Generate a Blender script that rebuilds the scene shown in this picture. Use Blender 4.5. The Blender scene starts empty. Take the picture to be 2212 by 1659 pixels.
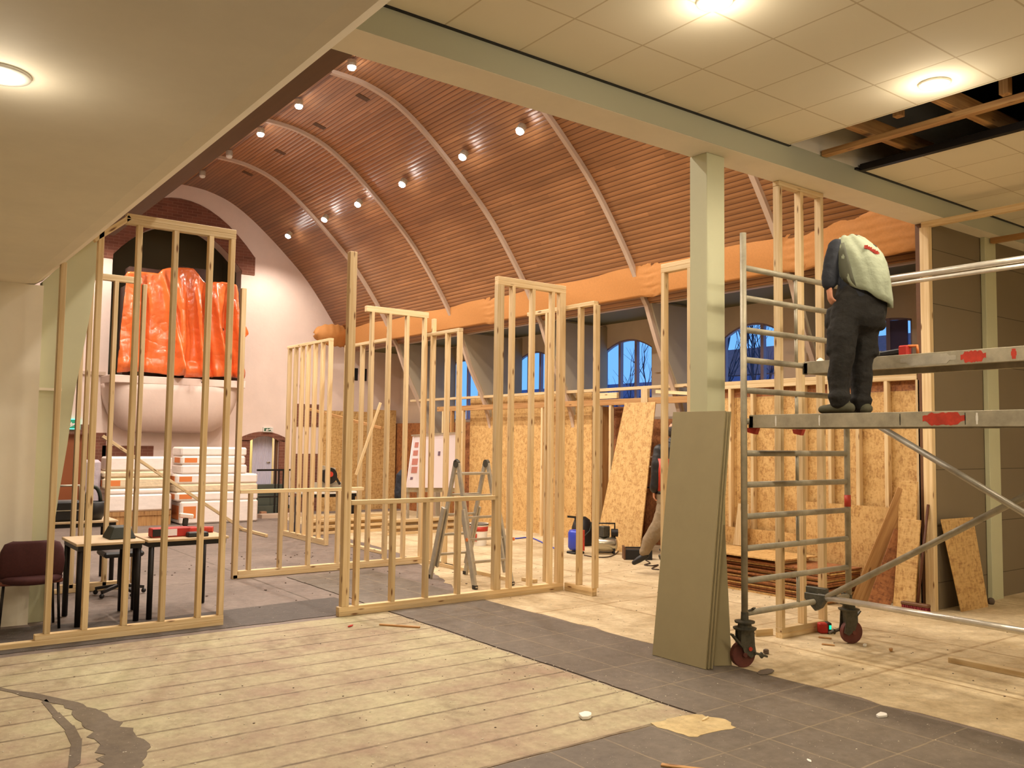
import bpy, bmesh, math, random
from mathutils import Vector, Matrix
import numpy as np
random.seed(7)
SC = bpy.context.scene
COL = SC.collection

# ------------------------------------------------------------------ camera
PW, PH, FPX = 2212, 1659, 1891.34
YAW, PITCH, ROLL, EYE = math.radians(53.1692), math.radians(3.7239), math.radians(0.7385), 1.70
_f = np.array([math.cos(PITCH)*math.cos(YAW), math.cos(PITCH)*math.sin(YAW), math.sin(PITCH)])
_r = np.cross(_f, [0, 0, 1]); _r /= np.linalg.norm(_r); _u = np.cross(_r, _f)
CR = _r*math.cos(ROLL)+_u*math.sin(ROLL); CU = _u*math.cos(ROLL)-_r*math.sin(ROLL); CF = _f
cam = bpy.data.cameras.new('camera'); camo = bpy.data.objects.new('camera', cam); COL.objects.link(camo)
cam.sensor_fit = 'HORIZONTAL'; cam.sensor_width = 36.0; cam.lens = 36.0*FPX/PW
cam.clip_start = 0.05; cam.clip_end = 300
camo.matrix_world = Matrix(((CR[0], CU[0], -CF[0], 0), (CR[1], CU[1], -CF[1], 0), (CR[2], CU[2], -CF[2], EYE), (0, 0, 0, 1)))
SC.camera = camo

# ------------------------------------------------------------------ world, exposure
SC.view_settings.view_transform = 'Standard'; SC.view_settings.look = 'None'
SC.view_settings.gamma = 1.0; SC.view_settings.use_curve_mapping = False
SC.view_settings.exposure = 0.42
wd = bpy.data.worlds.new('dusk'); SC.world = wd; wd.use_nodes = True
wn = wd.node_tree.nodes; wl = wd.node_tree.links
bgn = wn['Background']; bgn.inputs[1].default_value = 1.0
tcw = wn.new('ShaderNodeTexCoord'); sep = wn.new('ShaderNodeSeparateXYZ'); rmp = wn.new('ShaderNodeValToRGB')
wl.new(tcw.outputs['Generated'], sep.inputs[0]); wl.new(sep.outputs[2], rmp.inputs[0]); wl.new(rmp.outputs[0], bgn.inputs[0])
rmp.color_ramp.elements[0].position = 0.0; rmp.color_ramp.elements[0].color = (0.17, 0.46, 1.0, 1)
rmp.color_ramp.elements[1].position = 0.35; rmp.color_ramp.elements[1].color = (0.15, 0.42, 1.0, 1)

def light(name, kind, loc, power, color, size=0.1, target=None, spot=None, blend=0.6):
    l = bpy.data.lights.new(name, kind); l.energy = power; l.color = color
    if kind == 'AREA': l.shape = 'DISK'; l.size = size
    else: l.shadow_soft_size = size
    if kind == 'SPOT': l.spot_size = math.radians(spot); l.spot_blend = blend
    o = bpy.data.objects.new(name, l); COL.objects.link(o); o.location = loc
    d = (Vector(target)-Vector(loc)) if target else Vector((0, 0, -1))
    o.rotation_euler = d.to_track_quat('-Z', 'Y').to_euler()
    return o
WARM = (1.0, 0.86, 0.67); HALL = (1.0, 0.88, 0.76)
TILE_LAMPS = [(6.03, 3.08, 4.28), (3.90, 3.28, 4.28), (6.03, 0.9, 4.28), (3.90, 0.9, 4.28), (8.6, 0.9, 4.28), (3.9, -1.6, 4.28), (6.03, -1.6, 4.28)]  # first two are in view; the rest are unseen, added for brightness
LOW_LAMPS = [(0.375, 3.77, 3.07), (0.375, 1.2, 3.07), (-2.2, 3.77, 3.07), (-2.2, 6.3, 3.07), (-2.2, 1.2, 3.07)]  # only the first is in view; the others are added to brighten the room
VAULT_R = [(7.48, y, 6.25) for y in (6.5, 8.2, 9.77, 11.25, 13.14, 14.82, 16.29, 18.15)]
VAULT_L_ADDED = [(3.52, y, 6.21) for y in (6.5, 8.2, 9.77, 11.25, 13.14, 14.82, 16.29, 18.15)]  # unseen mirrored row, added to light the right wall
VAULT_C = [(5.47, y, 7.14) for y in (6.4, 8.0, 9.6, 11.25, 13.13, 14.79)]
VAULT_OFF = [(5.45, y, 7.14) for y in (16.35, 17.96)]
for p in TILE_LAMPS: (light('downlight_beam', 'SPOT', (p[0], p[1], p[2]-0.035), 105, WARM, 0.09, spot=172, blend=0.5), light('downlight_fill', 'POINT', (p[0], p[1], p[2]-0.16), 6 if p in TILE_LAMPS[:2] else 16, WARM, 0.10))  # point lights added to fill the ceiling, stronger at the unseen downlights
for p in LOW_LAMPS: (light('downlight_beam', 'SPOT', (p[0], p[1], p[2]-0.035), 17, WARM, 0.09, spot=172, blend=0.5), light('downlight_fill', 'POINT', (p[0], p[1], p[2]-0.14), 2.6 if p == LOW_LAMPS[0] else 9, WARM, 0.09))  # same added fill for the low ceiling, boosted out of view
for p in VAULT_R: light('vault_lamp_beam', 'SPOT', (p[0]-0.15, p[1], p[2]-0.25), 122 if p[1] < 14 else 160, HALL, 0.06, target=(p[0]-0.5, p[1], 0), spot=150, blend=0.7)
for p in VAULT_L_ADDED: light('vault_lamp_beam', 'SPOT', (p[0]+0.15, p[1], p[2]-0.25), 150 if p[1] < 14 else 165, HALL, 0.06, target=(p[0]+0.9, p[1], 0), spot=150, blend=0.7)
for p in VAULT_C: light('vault_lamp_beam', 'SPOT', (p[0], p[1], p[2]-0.26), 120 if p[1] < 12 else 170, HALL, 0.06, target=(p[0], p[1], 0), spot=150, blend=0.7)

# ------------------------------------------------------------------ pixel helpers (photo pixel -> point on a real plane)
def ray(x, y): return CF+CR*((x-PW/2)/FPX)-CU*((y-PH/2)/FPX)
def on(ax, val, x, y):
    d = ray(x, y); c = np.array([0, 0, EYE]); t = (val-c[ax])/d[ax]; return Vector((c+d*t).tolist())
def fl(x, y, z=0.0): return on(2, z, x, y)
def proj(P):
    v = np.array([P[0], P[1], P[2]-EYE]); return (FPX*(v@CR)/(v@CF)+PW/2, -FPX*(v@CU)/(v@CF)+PH/2)

# ------------------------------------------------------------------ materials
def lin(r, g, b):
    f = lambda c: (c/255/12.92) if c/255 <= 0.04045 else ((c/255+0.055)/1.055)**2.4
    return (f(r), f(g), f(b), 1)
MATS = {}
def mat(name, rgb, rough=0.6, metal=0.0, spec=0.5, noise=None, bump=None, coat=0.0):
    """principled with optional colour noise (scale, amount, stretch) and bump (scale, strength)"""
    if name in MATS: return MATS[name]
    m = bpy.data.materials.new(name); m.use_nodes = True; n = m.node_tree.nodes; l = m.node_tree.links
    p = n['Principled BSDF']; c = lin(*rgb)
    p.inputs['Base Color'].default_value = c; p.inputs['Roughness'].default_value = rough
    p.inputs['Metallic'].default_value = metal; p.inputs['Specular IOR Level'].default_value = spec
    p.inputs['Coat Weight'].default_value = coat
    tc = n.new('ShaderNodeTexCoord')
    if noise:
        sc, amt, st = noise
        mp = n.new('ShaderNodeMapping'); mp.inputs['Scale'].default_value = st; l.new(tc.outputs['Object'], mp.inputs[0])
        t = n.new('ShaderNodeTexNoise'); t.inputs['Scale'].default_value = sc; t.inputs['Detail'].default_value = 6
        t.inputs['Roughness'].default_value = 0.65; l.new(mp.outputs[0], t.inputs[0])
        r = n.new('ShaderNodeValToRGB'); e = r.color_ramp.elements
        e[0].position = 0.32; e[1].position = 0.70
        e[0].color = tuple(c[i]*(1-amt) for i in range(3))+(1,); e[1].color = tuple(min(1, c[i]*(1+amt*0.6)) for i in range(3))+(1,)
        l.new(t.outputs[0], r.inputs[0]); l.new(r.outputs[0], p.inputs['Base Color'])
    if bump:
        t = n.new('ShaderNodeTexNoise'); t.inputs['Scale'].default_value = bump[0]; t.inputs['Detail'].default_value = 4
        l.new(tc.outputs['Object'], t.inputs[0]); b = n.new('ShaderNodeBump'); b.inputs['Strength'].default_value = bump[1]
        b.inputs['Distance'].default_value = 0.02
        l.new(t.outputs[0], b.inputs['Height']); l.new(b.outputs[0], p.inputs['Normal'])
    MATS[name] = m
    return m

def pine(name, rgb, dark):
    m = bpy.data.materials.new(name); m.use_nodes = True; n = m.node_tree.nodes; l = m.node_tree.links
    p = n['Principled BSDF']; p.inputs['Roughness'].default_value = 0.62
    tc = n.new('ShaderNodeTexCoord'); oi = n.new('ShaderNodeObjectInfo')
    sh = n.new('ShaderNodeVectorMath'); sh.operation = 'SCALE'; sh.inputs[0].default_value = (31, 17, 53); l.new(oi.outputs['Random'], sh.inputs['Scale'])
    ad = n.new('ShaderNodeVectorMath'); ad.operation = 'ADD'; l.new(tc.outputs['Object'], ad.inputs[0]); l.new(sh.outputs[0], ad.inputs[1])
    mp = n.new('ShaderNodeMapping'); mp.inputs['Scale'].default_value = (45, 45, 1.6); l.new(ad.outputs[0], mp.inputs[0])
    t = n.new('ShaderNodeTexNoise'); t.inputs['Scale'].default_value = 1.0; t.inputs['Detail'].default_value = 4; l.new(mp.outputs[0], t.inputs[0])
    r = n.new('ShaderNodeValToRGB'); e = r.color_ramp.elements; e[0].position = 0.35; e[1].position = 0.62
    e[0].color = lin(*dark); e[1].color = lin(*rgb); l.new(t.outputs[0], r.inputs[0])
    # knots
    mk = n.new('ShaderNodeMapping'); mk.inputs['Scale'].default_value = (14, 14, 3.2); l.new(ad.outputs[0], mk.inputs[0])
    v = n.new('ShaderNodeTexVoronoi'); v.inputs['Scale'].default_value = 1.0; l.new(mk.outputs[0], v.inputs[0])
    kr = n.new('ShaderNodeValToRGB'); ke = kr.color_ramp.elements; ke[0].position = 0.07; ke[0].color = (1, 1, 1, 1); ke[1].position = 0.16; ke[1].color = (0, 0, 0, 1)
    l.new(v.outputs['Distance'], kr.inputs[0])
    mx = n.new('ShaderNodeMix'); mx.data_type = 'RGBA'; l.new(kr.outputs[0], mx.inputs[0]); l.new(r.outputs[0], mx.inputs[6]); mx.inputs[7].default_value = lin(120, 78, 40)
    # board to board variation
    hv = n.new('ShaderNodeHueSaturation'); mr = n.new('ShaderNodeMapRange'); mr.inputs[3].default_value = 0.82; mr.inputs[4].default_value = 1.12
    l.new(oi.outputs['Random'], mr.inputs[0]); l.new(mr.outputs[0], hv.inputs['Value']); l.new(mx.outputs[2], hv.inputs['Color'])
    l.new(hv.outputs[0], p.inputs['Base Color'])
    MATS[name] = m
    return m
PINE = pine('pine_lumber', (228, 204, 160), (212, 182, 132))
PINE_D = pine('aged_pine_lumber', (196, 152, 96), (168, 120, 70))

def osb(name, a, b, c):
    m = bpy.data.materials.new(name); m.use_nodes = True; n = m.node_tree.nodes; l = m.node_tree.links
    p = n['Principled BSDF']; p.inputs['Roughness'].default_value = 0.55
    tc = n.new('ShaderNodeTexCoord')
    cols = None
    prev = None
    for k, (sc, rot) in enumerate((((14, 50, 60), 0.6), ((60, 14, 16), -0.5), ((34, 60, 22), 1.1))):
        mp = n.new('ShaderNodeMapping'); mp.inputs['Scale'].default_value = sc; mp.inputs['Rotation'].default_value = (rot, rot*0.8, rot)
        l.new(tc.outputs['Object'], mp.inputs[0])
        v = n.new('ShaderNodeTexVoronoi'); v.inputs['Scale'].default_value = 1.0; v.inputs['Randomness'].default_value = 1.0; l.new(mp.outputs[0], v.inputs[0])
        sx = n.new('ShaderNodeSeparateXYZ'); l.new(v.outputs['Color'], sx.inputs[0])
        if prev is None: prev = sx.outputs[0]
        else:
            a2 = n.new('ShaderNodeMath'); a2.operation = 'ADD'; l.new(prev, a2.inputs[0]); l.new(sx.outputs[0], a2.inputs[1]); prev = a2.outputs[0]
    dv = n.new('ShaderNodeMath'); dv.operation = 'MULTIPLY'; dv.inputs[1].default_value = 1/3; l.new(prev, dv.inputs[0])
    r = n.new('ShaderNodeValToRGB'); e = r.color_ramp.elements
    e[0].position = 0.08; e[0].color = lin(*c); e[1].position = 0.9; e[1].color = lin(*a)
    x = e.new(0.42); x.color = lin(*b); x = e.new(0.6); x.color = lin(*[(a[i]*0.6+b[i]*0.4) for i in range(3)])
    l.new(dv.outputs[0], r.inputs[0]); l.new(r.outputs[0], p.inputs['Base Color'])
    bb = n.new('ShaderNodeBump'); bb.inputs['Strength'].default_value = 0.15; bb.inputs['Distance'].default_value = 0.005
    l.new(dv.outputs[0], bb.inputs['Height']); l.new(bb.outputs[0], p.inputs['Normal'])
    MATS[name] = m
    return m
OSB = osb('osb_board', (216, 180, 120), (198, 158, 98), (162, 120, 70))
OSB_B = osb('osb_board_dark', (170, 112, 66), (146, 92, 54), (104, 62, 38))  # darker, browner strand board

def grid_mat(name, rgb, line, size, mortar, rough=0.6, off=(0, 0, 0), offset=0.0, row=None, bumpd=0.3, axes='XY', noise=0.1):
    """brick-node based: tiles, seams, bricks"""
    m = bpy.data.materials.new(name); m.use_nodes = True; n = m.node_tree.nodes; l = m.node_tree.links
    p = n['Principled BSDF']; p.inputs['Roughness'].default_value = rough
    tc = n.new('ShaderNodeTexCoord'); s = n.new('ShaderNodeSeparateXYZ'); cb = n.new('ShaderNodeCombineXYZ')
    ad = n.new('ShaderNodeVectorMath'); ad.operation = 'SUBTRACT'; ad.inputs[1].default_value = off
    l.new(tc.outputs['Object'], ad.inputs[0]); l.new(ad.outputs[0], s.inputs[0])
    idx = {'X': 0, 'Y': 1, 'Z': 2}
    l.new(s.outputs[idx[axes[0]]], cb.inputs[0]); l.new(s.outputs[idx[axes[1]]], cb.inputs[1])
    b = n.new('ShaderNodeTexBrick'); b.offset = offset; b.squash = 1.0; b.inputs['Scale'].default_value = 1.0
    b.inputs['Brick Width'].default_value = size; b.inputs['Row Height'].default_value = row or size
    b.inputs['Mortar Size'].default_value = mortar; b.inputs['Mortar Smooth'].default_value = 0.2
    c = lin(*rgb)
    b.inputs['Color1'].default_value = c; b.inputs['Color2'].default_value = tuple(x*(1-noise) for x in c[:3])+(1,); b.inputs['Mortar'].default_value = lin(*line)
    l.new(cb.outputs[0], b.inputs[0])
    t = n.new('ShaderNodeTexNoise'); t.inputs['Scale'].default_value = 3; t.inputs['Detail'].default_value = 5; l.new(tc.outputs['Object'], t.inputs[0])
    mr = n.new('ShaderNodeMapRange'); mr.inputs[3].default_value = 1-noise; mr.inputs[4].default_value = 1+noise; l.new(t.outputs[0], mr.inputs[0])
    h = n.new('ShaderNodeHueSaturation'); l.new(mr.outputs[0], h.inputs['Value']); l.new(b.outputs['Color'], h.inputs['Color'])
    l.new(h.outputs[0], p.inputs['Base Color'])
    bb = n.new('ShaderNodeBump'); bb.invert = True; bb.inputs['Strength'].default_value = bumpd; bb.inputs['Distance'].default_value = 0.01
    l.new(b.outputs['Fac'], bb.inputs['Height']); l.new(bb.outputs[0], p.inputs['Normal'])
    MATS[name] = m
    return m

def floor_mat(name, rgb, rgb2, dirt, seams=None, dirt_amt=0.5, rough=0.75, seamcol=(70, 60, 45)):
    """worn floor: two tones, dirt blotches, seam lines every `seams` m along X or Y"""
    m = bpy.data.materials.new(name); m.use_nodes = True; n = m.node_tree.nodes; l = m.node_tree.links
    p = n['Principled BSDF']; p.inputs['Roughness'].default_value = rough; p.inputs['Specular IOR Level'].default_value = 0.35
    tc = n.new('ShaderNodeTexCoord')
    def nz(scale, det, stretch=(1, 1, 1)):
        mp = n.new('ShaderNodeMapping'); mp.inputs['Scale'].default_value = stretch; l.new(tc.outputs['Object'], mp.inputs[0])
        t = n.new('ShaderNodeTexNoise'); t.inputs['Scale'].default_value = scale; t.inputs['Detail'].default_value = det
        t.inputs['Roughness'].default_value = 0.7; l.new(mp.outputs[0], t.inputs[0]); return t.outputs[0]
    def ramp(src, p0, p1, c0, c1):
        r = n.new('ShaderNodeValToRGB'); e = r.color_ramp.elements; e[0].position = p0; e[1].position = p1; e[0].color = c0; e[1].color = c1
        l.new(src, r.inputs[0]); return r.outputs[0]
    def mix(f, a, b):
        x = n.new('ShaderNodeMix'); x.data_type = 'RGBA'
        if isinstance(f, float): x.inputs[0].default_value = f
        else: l.new(f, x.inputs[0])
        for sck, v in ((6, a), (7, b)):
            if isinstance(v, tuple): x.inputs[sck].default_value = v
            else: l.new(v, x.inputs[sck])
        return x.outputs[2]
    c = ramp(nz(1.1, 8), 0.35, 0.65, lin(*rgb), lin(*rgb2))
    W = (1, 1, 1, 1); K = (0, 0, 0, 1)
    d = ramp(nz(2.3, 10, (1, 0.6, 1)), 0.55, 0.75, K, (dirt_amt,)*3+(1,))
    c = mix(d, c, lin(*dirt))
    sp = ramp(nz(38, 3), 0.66, 0.72, K, (0.55,)*3+(1,))
    c = mix(sp, c, lin(*dirt))
    fm = ramp(nz(14, 8), 0.30, 0.70, (0.80, 0.79, 0.77, 1), (1.14, 1.14, 1.14, 1))
    xm = n.new('ShaderNodeMix'); xm.data_type = 'RGBA'; xm.blend_type = 'MULTIPLY'; xm.inputs[0].default_value = 1.0; l.new(c, xm.inputs[6]); l.new(fm, xm.inputs[7]); c = xm.outputs[2]
    wp = ramp(nz(55, 2), 0.70, 0.74, K, (0.5,)*3+(1,))
    c = mix(wp, c, lin(235, 225, 200))
    if seams:
        for ax, per, off, wid in seams:
            s = n.new('ShaderNodeSeparateXYZ'); l.new(tc.outputs['Object'], s.inputs[0])
            a1 = n.new('ShaderNodeMath'); a1.operation = 'ADD'; a1.inputs[1].default_value = -off+100*per; l.new(s.outputs[ax], a1.inputs[0])
            # slight wobble
            wb = n.new('ShaderNodeMath'); wb.operation = 'MULTIPLY_ADD'; wb.inputs[1].default_value = 0.03; l.new(nz(1.7, 3), wb.inputs[0]); l.new(a1.outputs[0], wb.inputs[2])
            md = n.new('ShaderNodeMath'); md.operation = 'PINGPONG'; md.inputs[1].default_value = per/2; l.new(wb.outputs[0], md.inputs[0])
            fr = ramp(md.outputs[0], wid*0.5, wid, (0.75,)*3+(1,), K)
            br = ramp(nz(6, 4), 0.35, 0.55, (0.35,)*3+(1,), W)
            mm = n.new('ShaderNodeMath'); mm.operation = 'MULTIPLY'; l.new(fr, mm.inputs[0]); l.new(br, mm.inputs[1])
            c = mix(mm.outputs[0], c, lin(*seamcol))
    l.new(c, p.inputs['Base Color'])
    b = n.new('ShaderNodeBump'); b.inputs['Strength'].default_value = 0.25; b.inputs['Distance'].default_value = 0.01
    l.new(nz(20, 6), b.inputs['Height']); l.new(b.outputs[0], p.inputs['Normal'])
    MATS[name] = m
    return m

def vault_mat():
    m = bpy.data.materials.new('vault_slats'); m.use_nodes = True; n = m.node_tree.nodes; l = m.node_tree.links
    p = n['Principled BSDF']; p.inputs['Roughness'].default_value = 0.34; p.inputs['Specular IOR Level'].default_value = 0.5
    uv = n.new('ShaderNodeUVMap'); s = n.new('ShaderNodeSeparateXYZ'); l.new(uv.outputs[0], s.inputs[0])
    per = 0.07
    md = n.new('ShaderNodeMath'); md.operation = 'PINGPONG'; md.inputs[1].default_value = per/2; l.new(s.outputs[1], md.inputs[0])
    fl_ = n.new('ShaderNodeMath'); fl_.operation = 'DIVIDE'; fl_.inputs[1].default_value = per; l.new(s.outputs[1], fl_.inputs[0])
    fo = n.new('ShaderNodeMath'); fo.operation = 'FLOOR'; l.new(fl_.outputs[0], fo.inputs[0])
    su = n.new('ShaderNodeMath'); su.operation = 'DIVIDE'; su.inputs[1].default_value = 2.4; l.new(s.outputs[0], su.inputs[0])
    ss = n.new('ShaderNodeMath'); ss.operation = 'MULTIPLY_ADD'; ss.inputs[1].default_value = 0.37; l.new(fo.outputs[0], ss.inputs[0]); l.new(su.outputs[0], ss.inputs[2])
    sf = n.new('ShaderNodeMath'); sf.operation = 'FLOOR'; l.new(ss.outputs[0], sf.inputs[0])
    cb = n.new('ShaderNodeCombineXYZ'); l.new(fo.outputs[0], cb.inputs[0]); l.new(sf.outputs[0], cb.inputs[1])
    wn_ = n.new('ShaderNodeTexWhiteNoise'); l.new(cb.outputs[0], wn_.inputs[0])
    r = n.new('ShaderNodeValToRGB'); e = r.color_ramp.elements; e[0].color = lin(158, 112, 72); e[1].color = lin(178, 128, 84); e[0].position = 0; e[1].position = 1
    l.new(wn_.outputs[0], r.inputs[0])
    t = n.new('ShaderNodeTexNoise'); t.inputs['Scale'].default_value = 0.8; t.inputs['Detail'].default_value = 4
    cb2 = n.new('ShaderNodeCombineXYZ'); l.new(s.outputs[0], cb2.inputs[0]); mu = n.new('ShaderNodeMath'); mu.operation = 'MULTIPLY'; mu.inputs[1].default_value = 6; l.new(s.outputs[1], mu.inputs[0]); l.new(mu.outputs[0], cb2.inputs[1]); l.new(cb2.outputs[0], t.inputs[0])
    mr = n.new('ShaderNodeMapRange'); mr.inputs[1].default_value = 0.3; mr.inputs[2].default_value = 0.7; mr.inputs[3].default_value = 0.82; mr.inputs[4].default_value = 1.12; l.new(t.outputs[0], mr.inputs[0])
    hv = n.new('ShaderNodeHueSaturation'); l.new(mr.outputs[0], hv.inputs['Value']); l.new(r.outputs[0], hv.inputs['Color'])
    g = n.new('ShaderNodeMath'); g.operation = 'LESS_THAN'; g.inputs[1].default_value = 0.006; l.new(md.outputs[0], g.inputs[0])
    mx = n.new('ShaderNodeMix'); mx.data_type = 'RGBA'; l.new(g.outputs[0], mx.inputs[0]); l.new(hv.outputs[0], mx.inputs[6]); mx.inputs[7].default_value = lin(108, 68, 44)
    l.new(mx.outputs[2], p.inputs['Base Color'])
    # rounded slat profile
    pw = n.new('ShaderNodeMath'); pw.operation = 'POWER'; pw.inputs[1].default_value = 0.5; l.new(md.outputs[0], pw.inputs[0])
    b = n.new('ShaderNodeBump'); b.inputs['Strength'].default_value = 0.6; b.inputs['Distance'].default_value = 0.05; l.new(pw.outputs[0], b.inputs['Height'])
    l.new(b.outputs[0], p.inputs['Normal'])
    MATS['vault_slats'] = m
    return m
VAULT = vault_mat()

def emis(name, rgb, strength):
    m = bpy.data.materials.new(name); m.use_nodes = True; n = m.node_tree.nodes; l = m.node_tree.links
    n.remove(n['Principled BSDF']); e = n.new('ShaderNodeEmission'); e.inputs[0].default_value = lin(*rgb); e.inputs[1].default_value = strength
    l.new(e.outputs[0], n['Material Output'].inputs[0]); MATS[name] = m
    return m
GLOW = emis('lamp_glow', (255, 236, 200), 18)
GLOW_H = emis('vault_lamp_glow', (255, 246, 238), 60)
GREEN_SIGN = emis('lit_green_sign', (120, 255, 225), 1.2)
GREEN_LASER = emis('laser_green_light', (30, 230, 150), 1.6)

def glass():
    m = bpy.data.materials.new('window_glass'); m.use_nodes = True; n = m.node_tree.nodes; l = m.node_tree.links
    n.remove(n['Principled BSDF']); t = n.new('ShaderNodeBsdfTransparent'); g = n.new('ShaderNodeBsdfGlossy'); g.inputs['Roughness'].default_value = 0.03
    f = n.new('ShaderNodeMixShader'); f.inputs[0].default_value = 0.05; l.new(t.outputs[0], f.inputs[1]); l.new(g.outputs[0], f.inputs[2])
    l.new(f.outputs[0], n['Material Output'].inputs[0]); MATS['glass'] = m
    return m
GLASS = glass()

CREAM = mat('cream_green_plaster', (238, 230, 210), 0.7, noise=(2.2, 0.05, (1, 1, 1)))
GREENY = mat('pale_green_paint', (200, 200, 166), 0.55, noise=(2.5, 0.04, (1, 1, 1)))
BEAMF = mat('grey_green_beam_shade', (176, 176, 152), 0.6)
WHITEW = mat('white_plaster', (236, 216, 204), 0.8, noise=(1.4, 0.06, (1, 1, 1)), bump=(14, 0.12))
AISLE = mat('beige_aisle_plaster', (234, 216, 194), 0.8, noise=(1.8, 0.08, (1, 1, 1)))
FIN = mat('grey_fin_paint', (176, 164, 140), 0.7, noise=(1.8, 0.05, (1, 1, 1)))
SOFFIT = mat('dark_green_boarding', (108, 104, 70), 0.7)
RIBM = mat('pale_rib_paint', (200, 178, 158), 0.55)
BROWNT = mat('brown_timber', (104, 70, 42), 0.6, noise=(3, 0.12, (6, 0.6, 6)))
ALU = mat('aluminium_tube', (190, 184, 168), 0.42, 0.35, noise=(9, 0.2, (1, 1, 1)))
ALU_W = mat('worn_aluminium_tube', (176, 168, 146), 0.5, 0.2, noise=(6, 0.3, (1, 1, 1)))
ALU_R = mat('bright_aluminium_rail', (222, 216, 204), 0.3, 0.55, noise=(7, 0.18, (1, 1, 1)))
STEELD = mat('dark_cast_steel', (92, 90, 80), 0.55, 0.5, noise=(30, 0.35, (1, 1, 1)))
RUBBER = mat('red_brown_wheel', (104, 52, 44), 0.6, noise=(12, 0.25, (1, 1, 1)))
REDP = mat('red_paint', (196, 62, 44), 0.5, noise=(18, 0.25, (1, 1, 1)))
PBOARD = mat('grey_green_plasterboard', (160, 148, 112), 0.75, noise=(4, 0.05, (1, 1, 1)))
PBEDGE = mat('plasterboard_edge', (190, 178, 140), 0.8)
GOLD = mat('gold_canvas', (196, 136, 74), 0.75, noise=(40, 0.08, (1, 1, 1)), bump=(120, 0.1))
TARP = mat('orange_tarpaulin', (228, 114, 56), 0.28, spec=0.6, noise=(3, 0.12, (1, 1, 1)), bump=(5, 1.0), coat=0.3)
BRICK = grid_mat('red_brick', (128, 80, 62), (136, 98, 80), 0.21, 0.006, 0.85, offset=0.5, row=0.065, axes='XZ', noise=0.25)
BRICKP = grid_mat('brown_brick', (120, 76, 58), (150, 122, 104), 0.21, 0.005, 0.85, offset=0.5, row=0.065, axes='YZ', noise=0.25)
TILES = grid_mat('mineral_ceiling_tile', (238, 230, 206), (206, 192, 160), 0.583, 0.007, 0.85, off=(5.155-0.0035, 3.37-0.0035, 0), bumpd=0.25, noise=0.03)
GREYW = grid_mat('grey_board_wall', (128, 114, 90), (74, 64, 48), 40.0, 0.004, 0.8, off=(0, 0, 0.28), row=0.588, axes='XZ', noise=0.04)
BLACK = mat('black_plastic', (24, 23, 24), 0.5)
BLACKM = mat('black_steel', (30, 26, 26), 0.45, 0.4)
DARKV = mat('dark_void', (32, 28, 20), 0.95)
DENIM = mat('black_work_trousers', (31, 29, 26), 0.85, noise=(9, 0.3, (1, 1, 1)), bump=(22, 0.5))
NAVY = mat('navy_jacket_cloth', (36, 40, 50), 0.8, noise=(12, 0.2, (1, 1, 1)), bump=(18, 0.4))
VEST = mat('pale_green_quilted_vest', (152, 160, 136), 0.75, noise=(3, 0.10, (1, 1, 1)), bump=(14, 0.5))
VESTD = mat('grey_vest_panel', (92, 94, 78), 0.75, noise=(6, 0.2, (1, 1, 1)))
SKIN = mat('skin', (214, 150, 118), 0.55, noise=(10, 0.08, (1, 1, 1)))
HAIR = mat('dark_hair', (40, 30, 24), 0.6, bump=(80, 0.5))
BOOT = mat('grey_work_boot', (84, 82, 62), 0.75, noise=(9, 0.2, (1, 1, 1)))
KHAKI = mat('khaki_work_trousers', (140, 122, 96), 0.85, noise=(9, 0.15, (1, 1, 1)), bump=(20, 0.4))
BURG = mat('burgundy_upholstery', (70, 30, 30), 0.85, noise=(60, 0.2, (1, 1, 1)))
BURGL = mat('red_brown_seat_shell', (128, 74, 60), 0.6)
TABLEB = mat('beige_table_laminate', (206, 180, 142), 0.45)
INSUL = mat('white_insulation_wrap', (250, 240, 232), 0.5, noise=(5, 0.07, (1, 1, 4)), bump=(6, 0.4))
INSULY = mat('yellowish_insulation_batt', (236, 218, 184), 0.8, noise=(8, 0.16, (1, 1, 6)), bump=(12, 0.6))
ORANGEL = mat('orange_label', (228, 134, 70), 0.6)
WHITE = mat('white_plastic', (236, 234, 226), 0.4)
PAPER = mat('white_paper', (236, 228, 236), 0.6)
REDB = mat('red_cardboard', (186, 44, 34), 0.55)
DGREEN = mat('dark_green_case', (44, 50, 42), 0.6)
BLUE = mat('blue_enamel', (56, 74, 190), 0.3, 0.1)
CHROME = mat('polished_steel', (196, 190, 170), 0.22, 0.9)
CARD = mat('brown_cardboard', (168, 128, 98), 0.8)
DOORW = mat('white_fluted_door', (214, 210, 228), 0.5)
CREAMW = mat('cream_passage_wall', (232, 222, 178), 0.7)
ODOOR = mat('orange_brown_door', (150, 84, 44), 0.5)
GREYSTEP = mat('dark_green_step', (78, 82, 70), 0.7)
PURP = mat('window_frame_paint', (150, 134, 150), 0.5)
BLIND = mat('blue_blind', (84, 76, 112), 0.8)
HOSEB = mat('blue_air_hose', (60, 76, 190), 0.5)
CABLE = mat('dark_cable', (62, 46, 34), 0.6)
BRISTLE = mat('red_broom_bristles', (120, 30, 34), 0.8, noise=(60, 0.4, (6, 6, 1)))
STONE = mat('dark_stone', (96, 80, 66), 0.8)
ROOF = mat('red_roof_tiles', (120, 70, 74), 0.8, noise=(6, 0.3, (1, 1, 1)))
BARK = mat('bare_branches', (44, 46, 70), 0.9)
HOUSE = mat('pale_facade', (150, 152, 170), 0.8)

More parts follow.
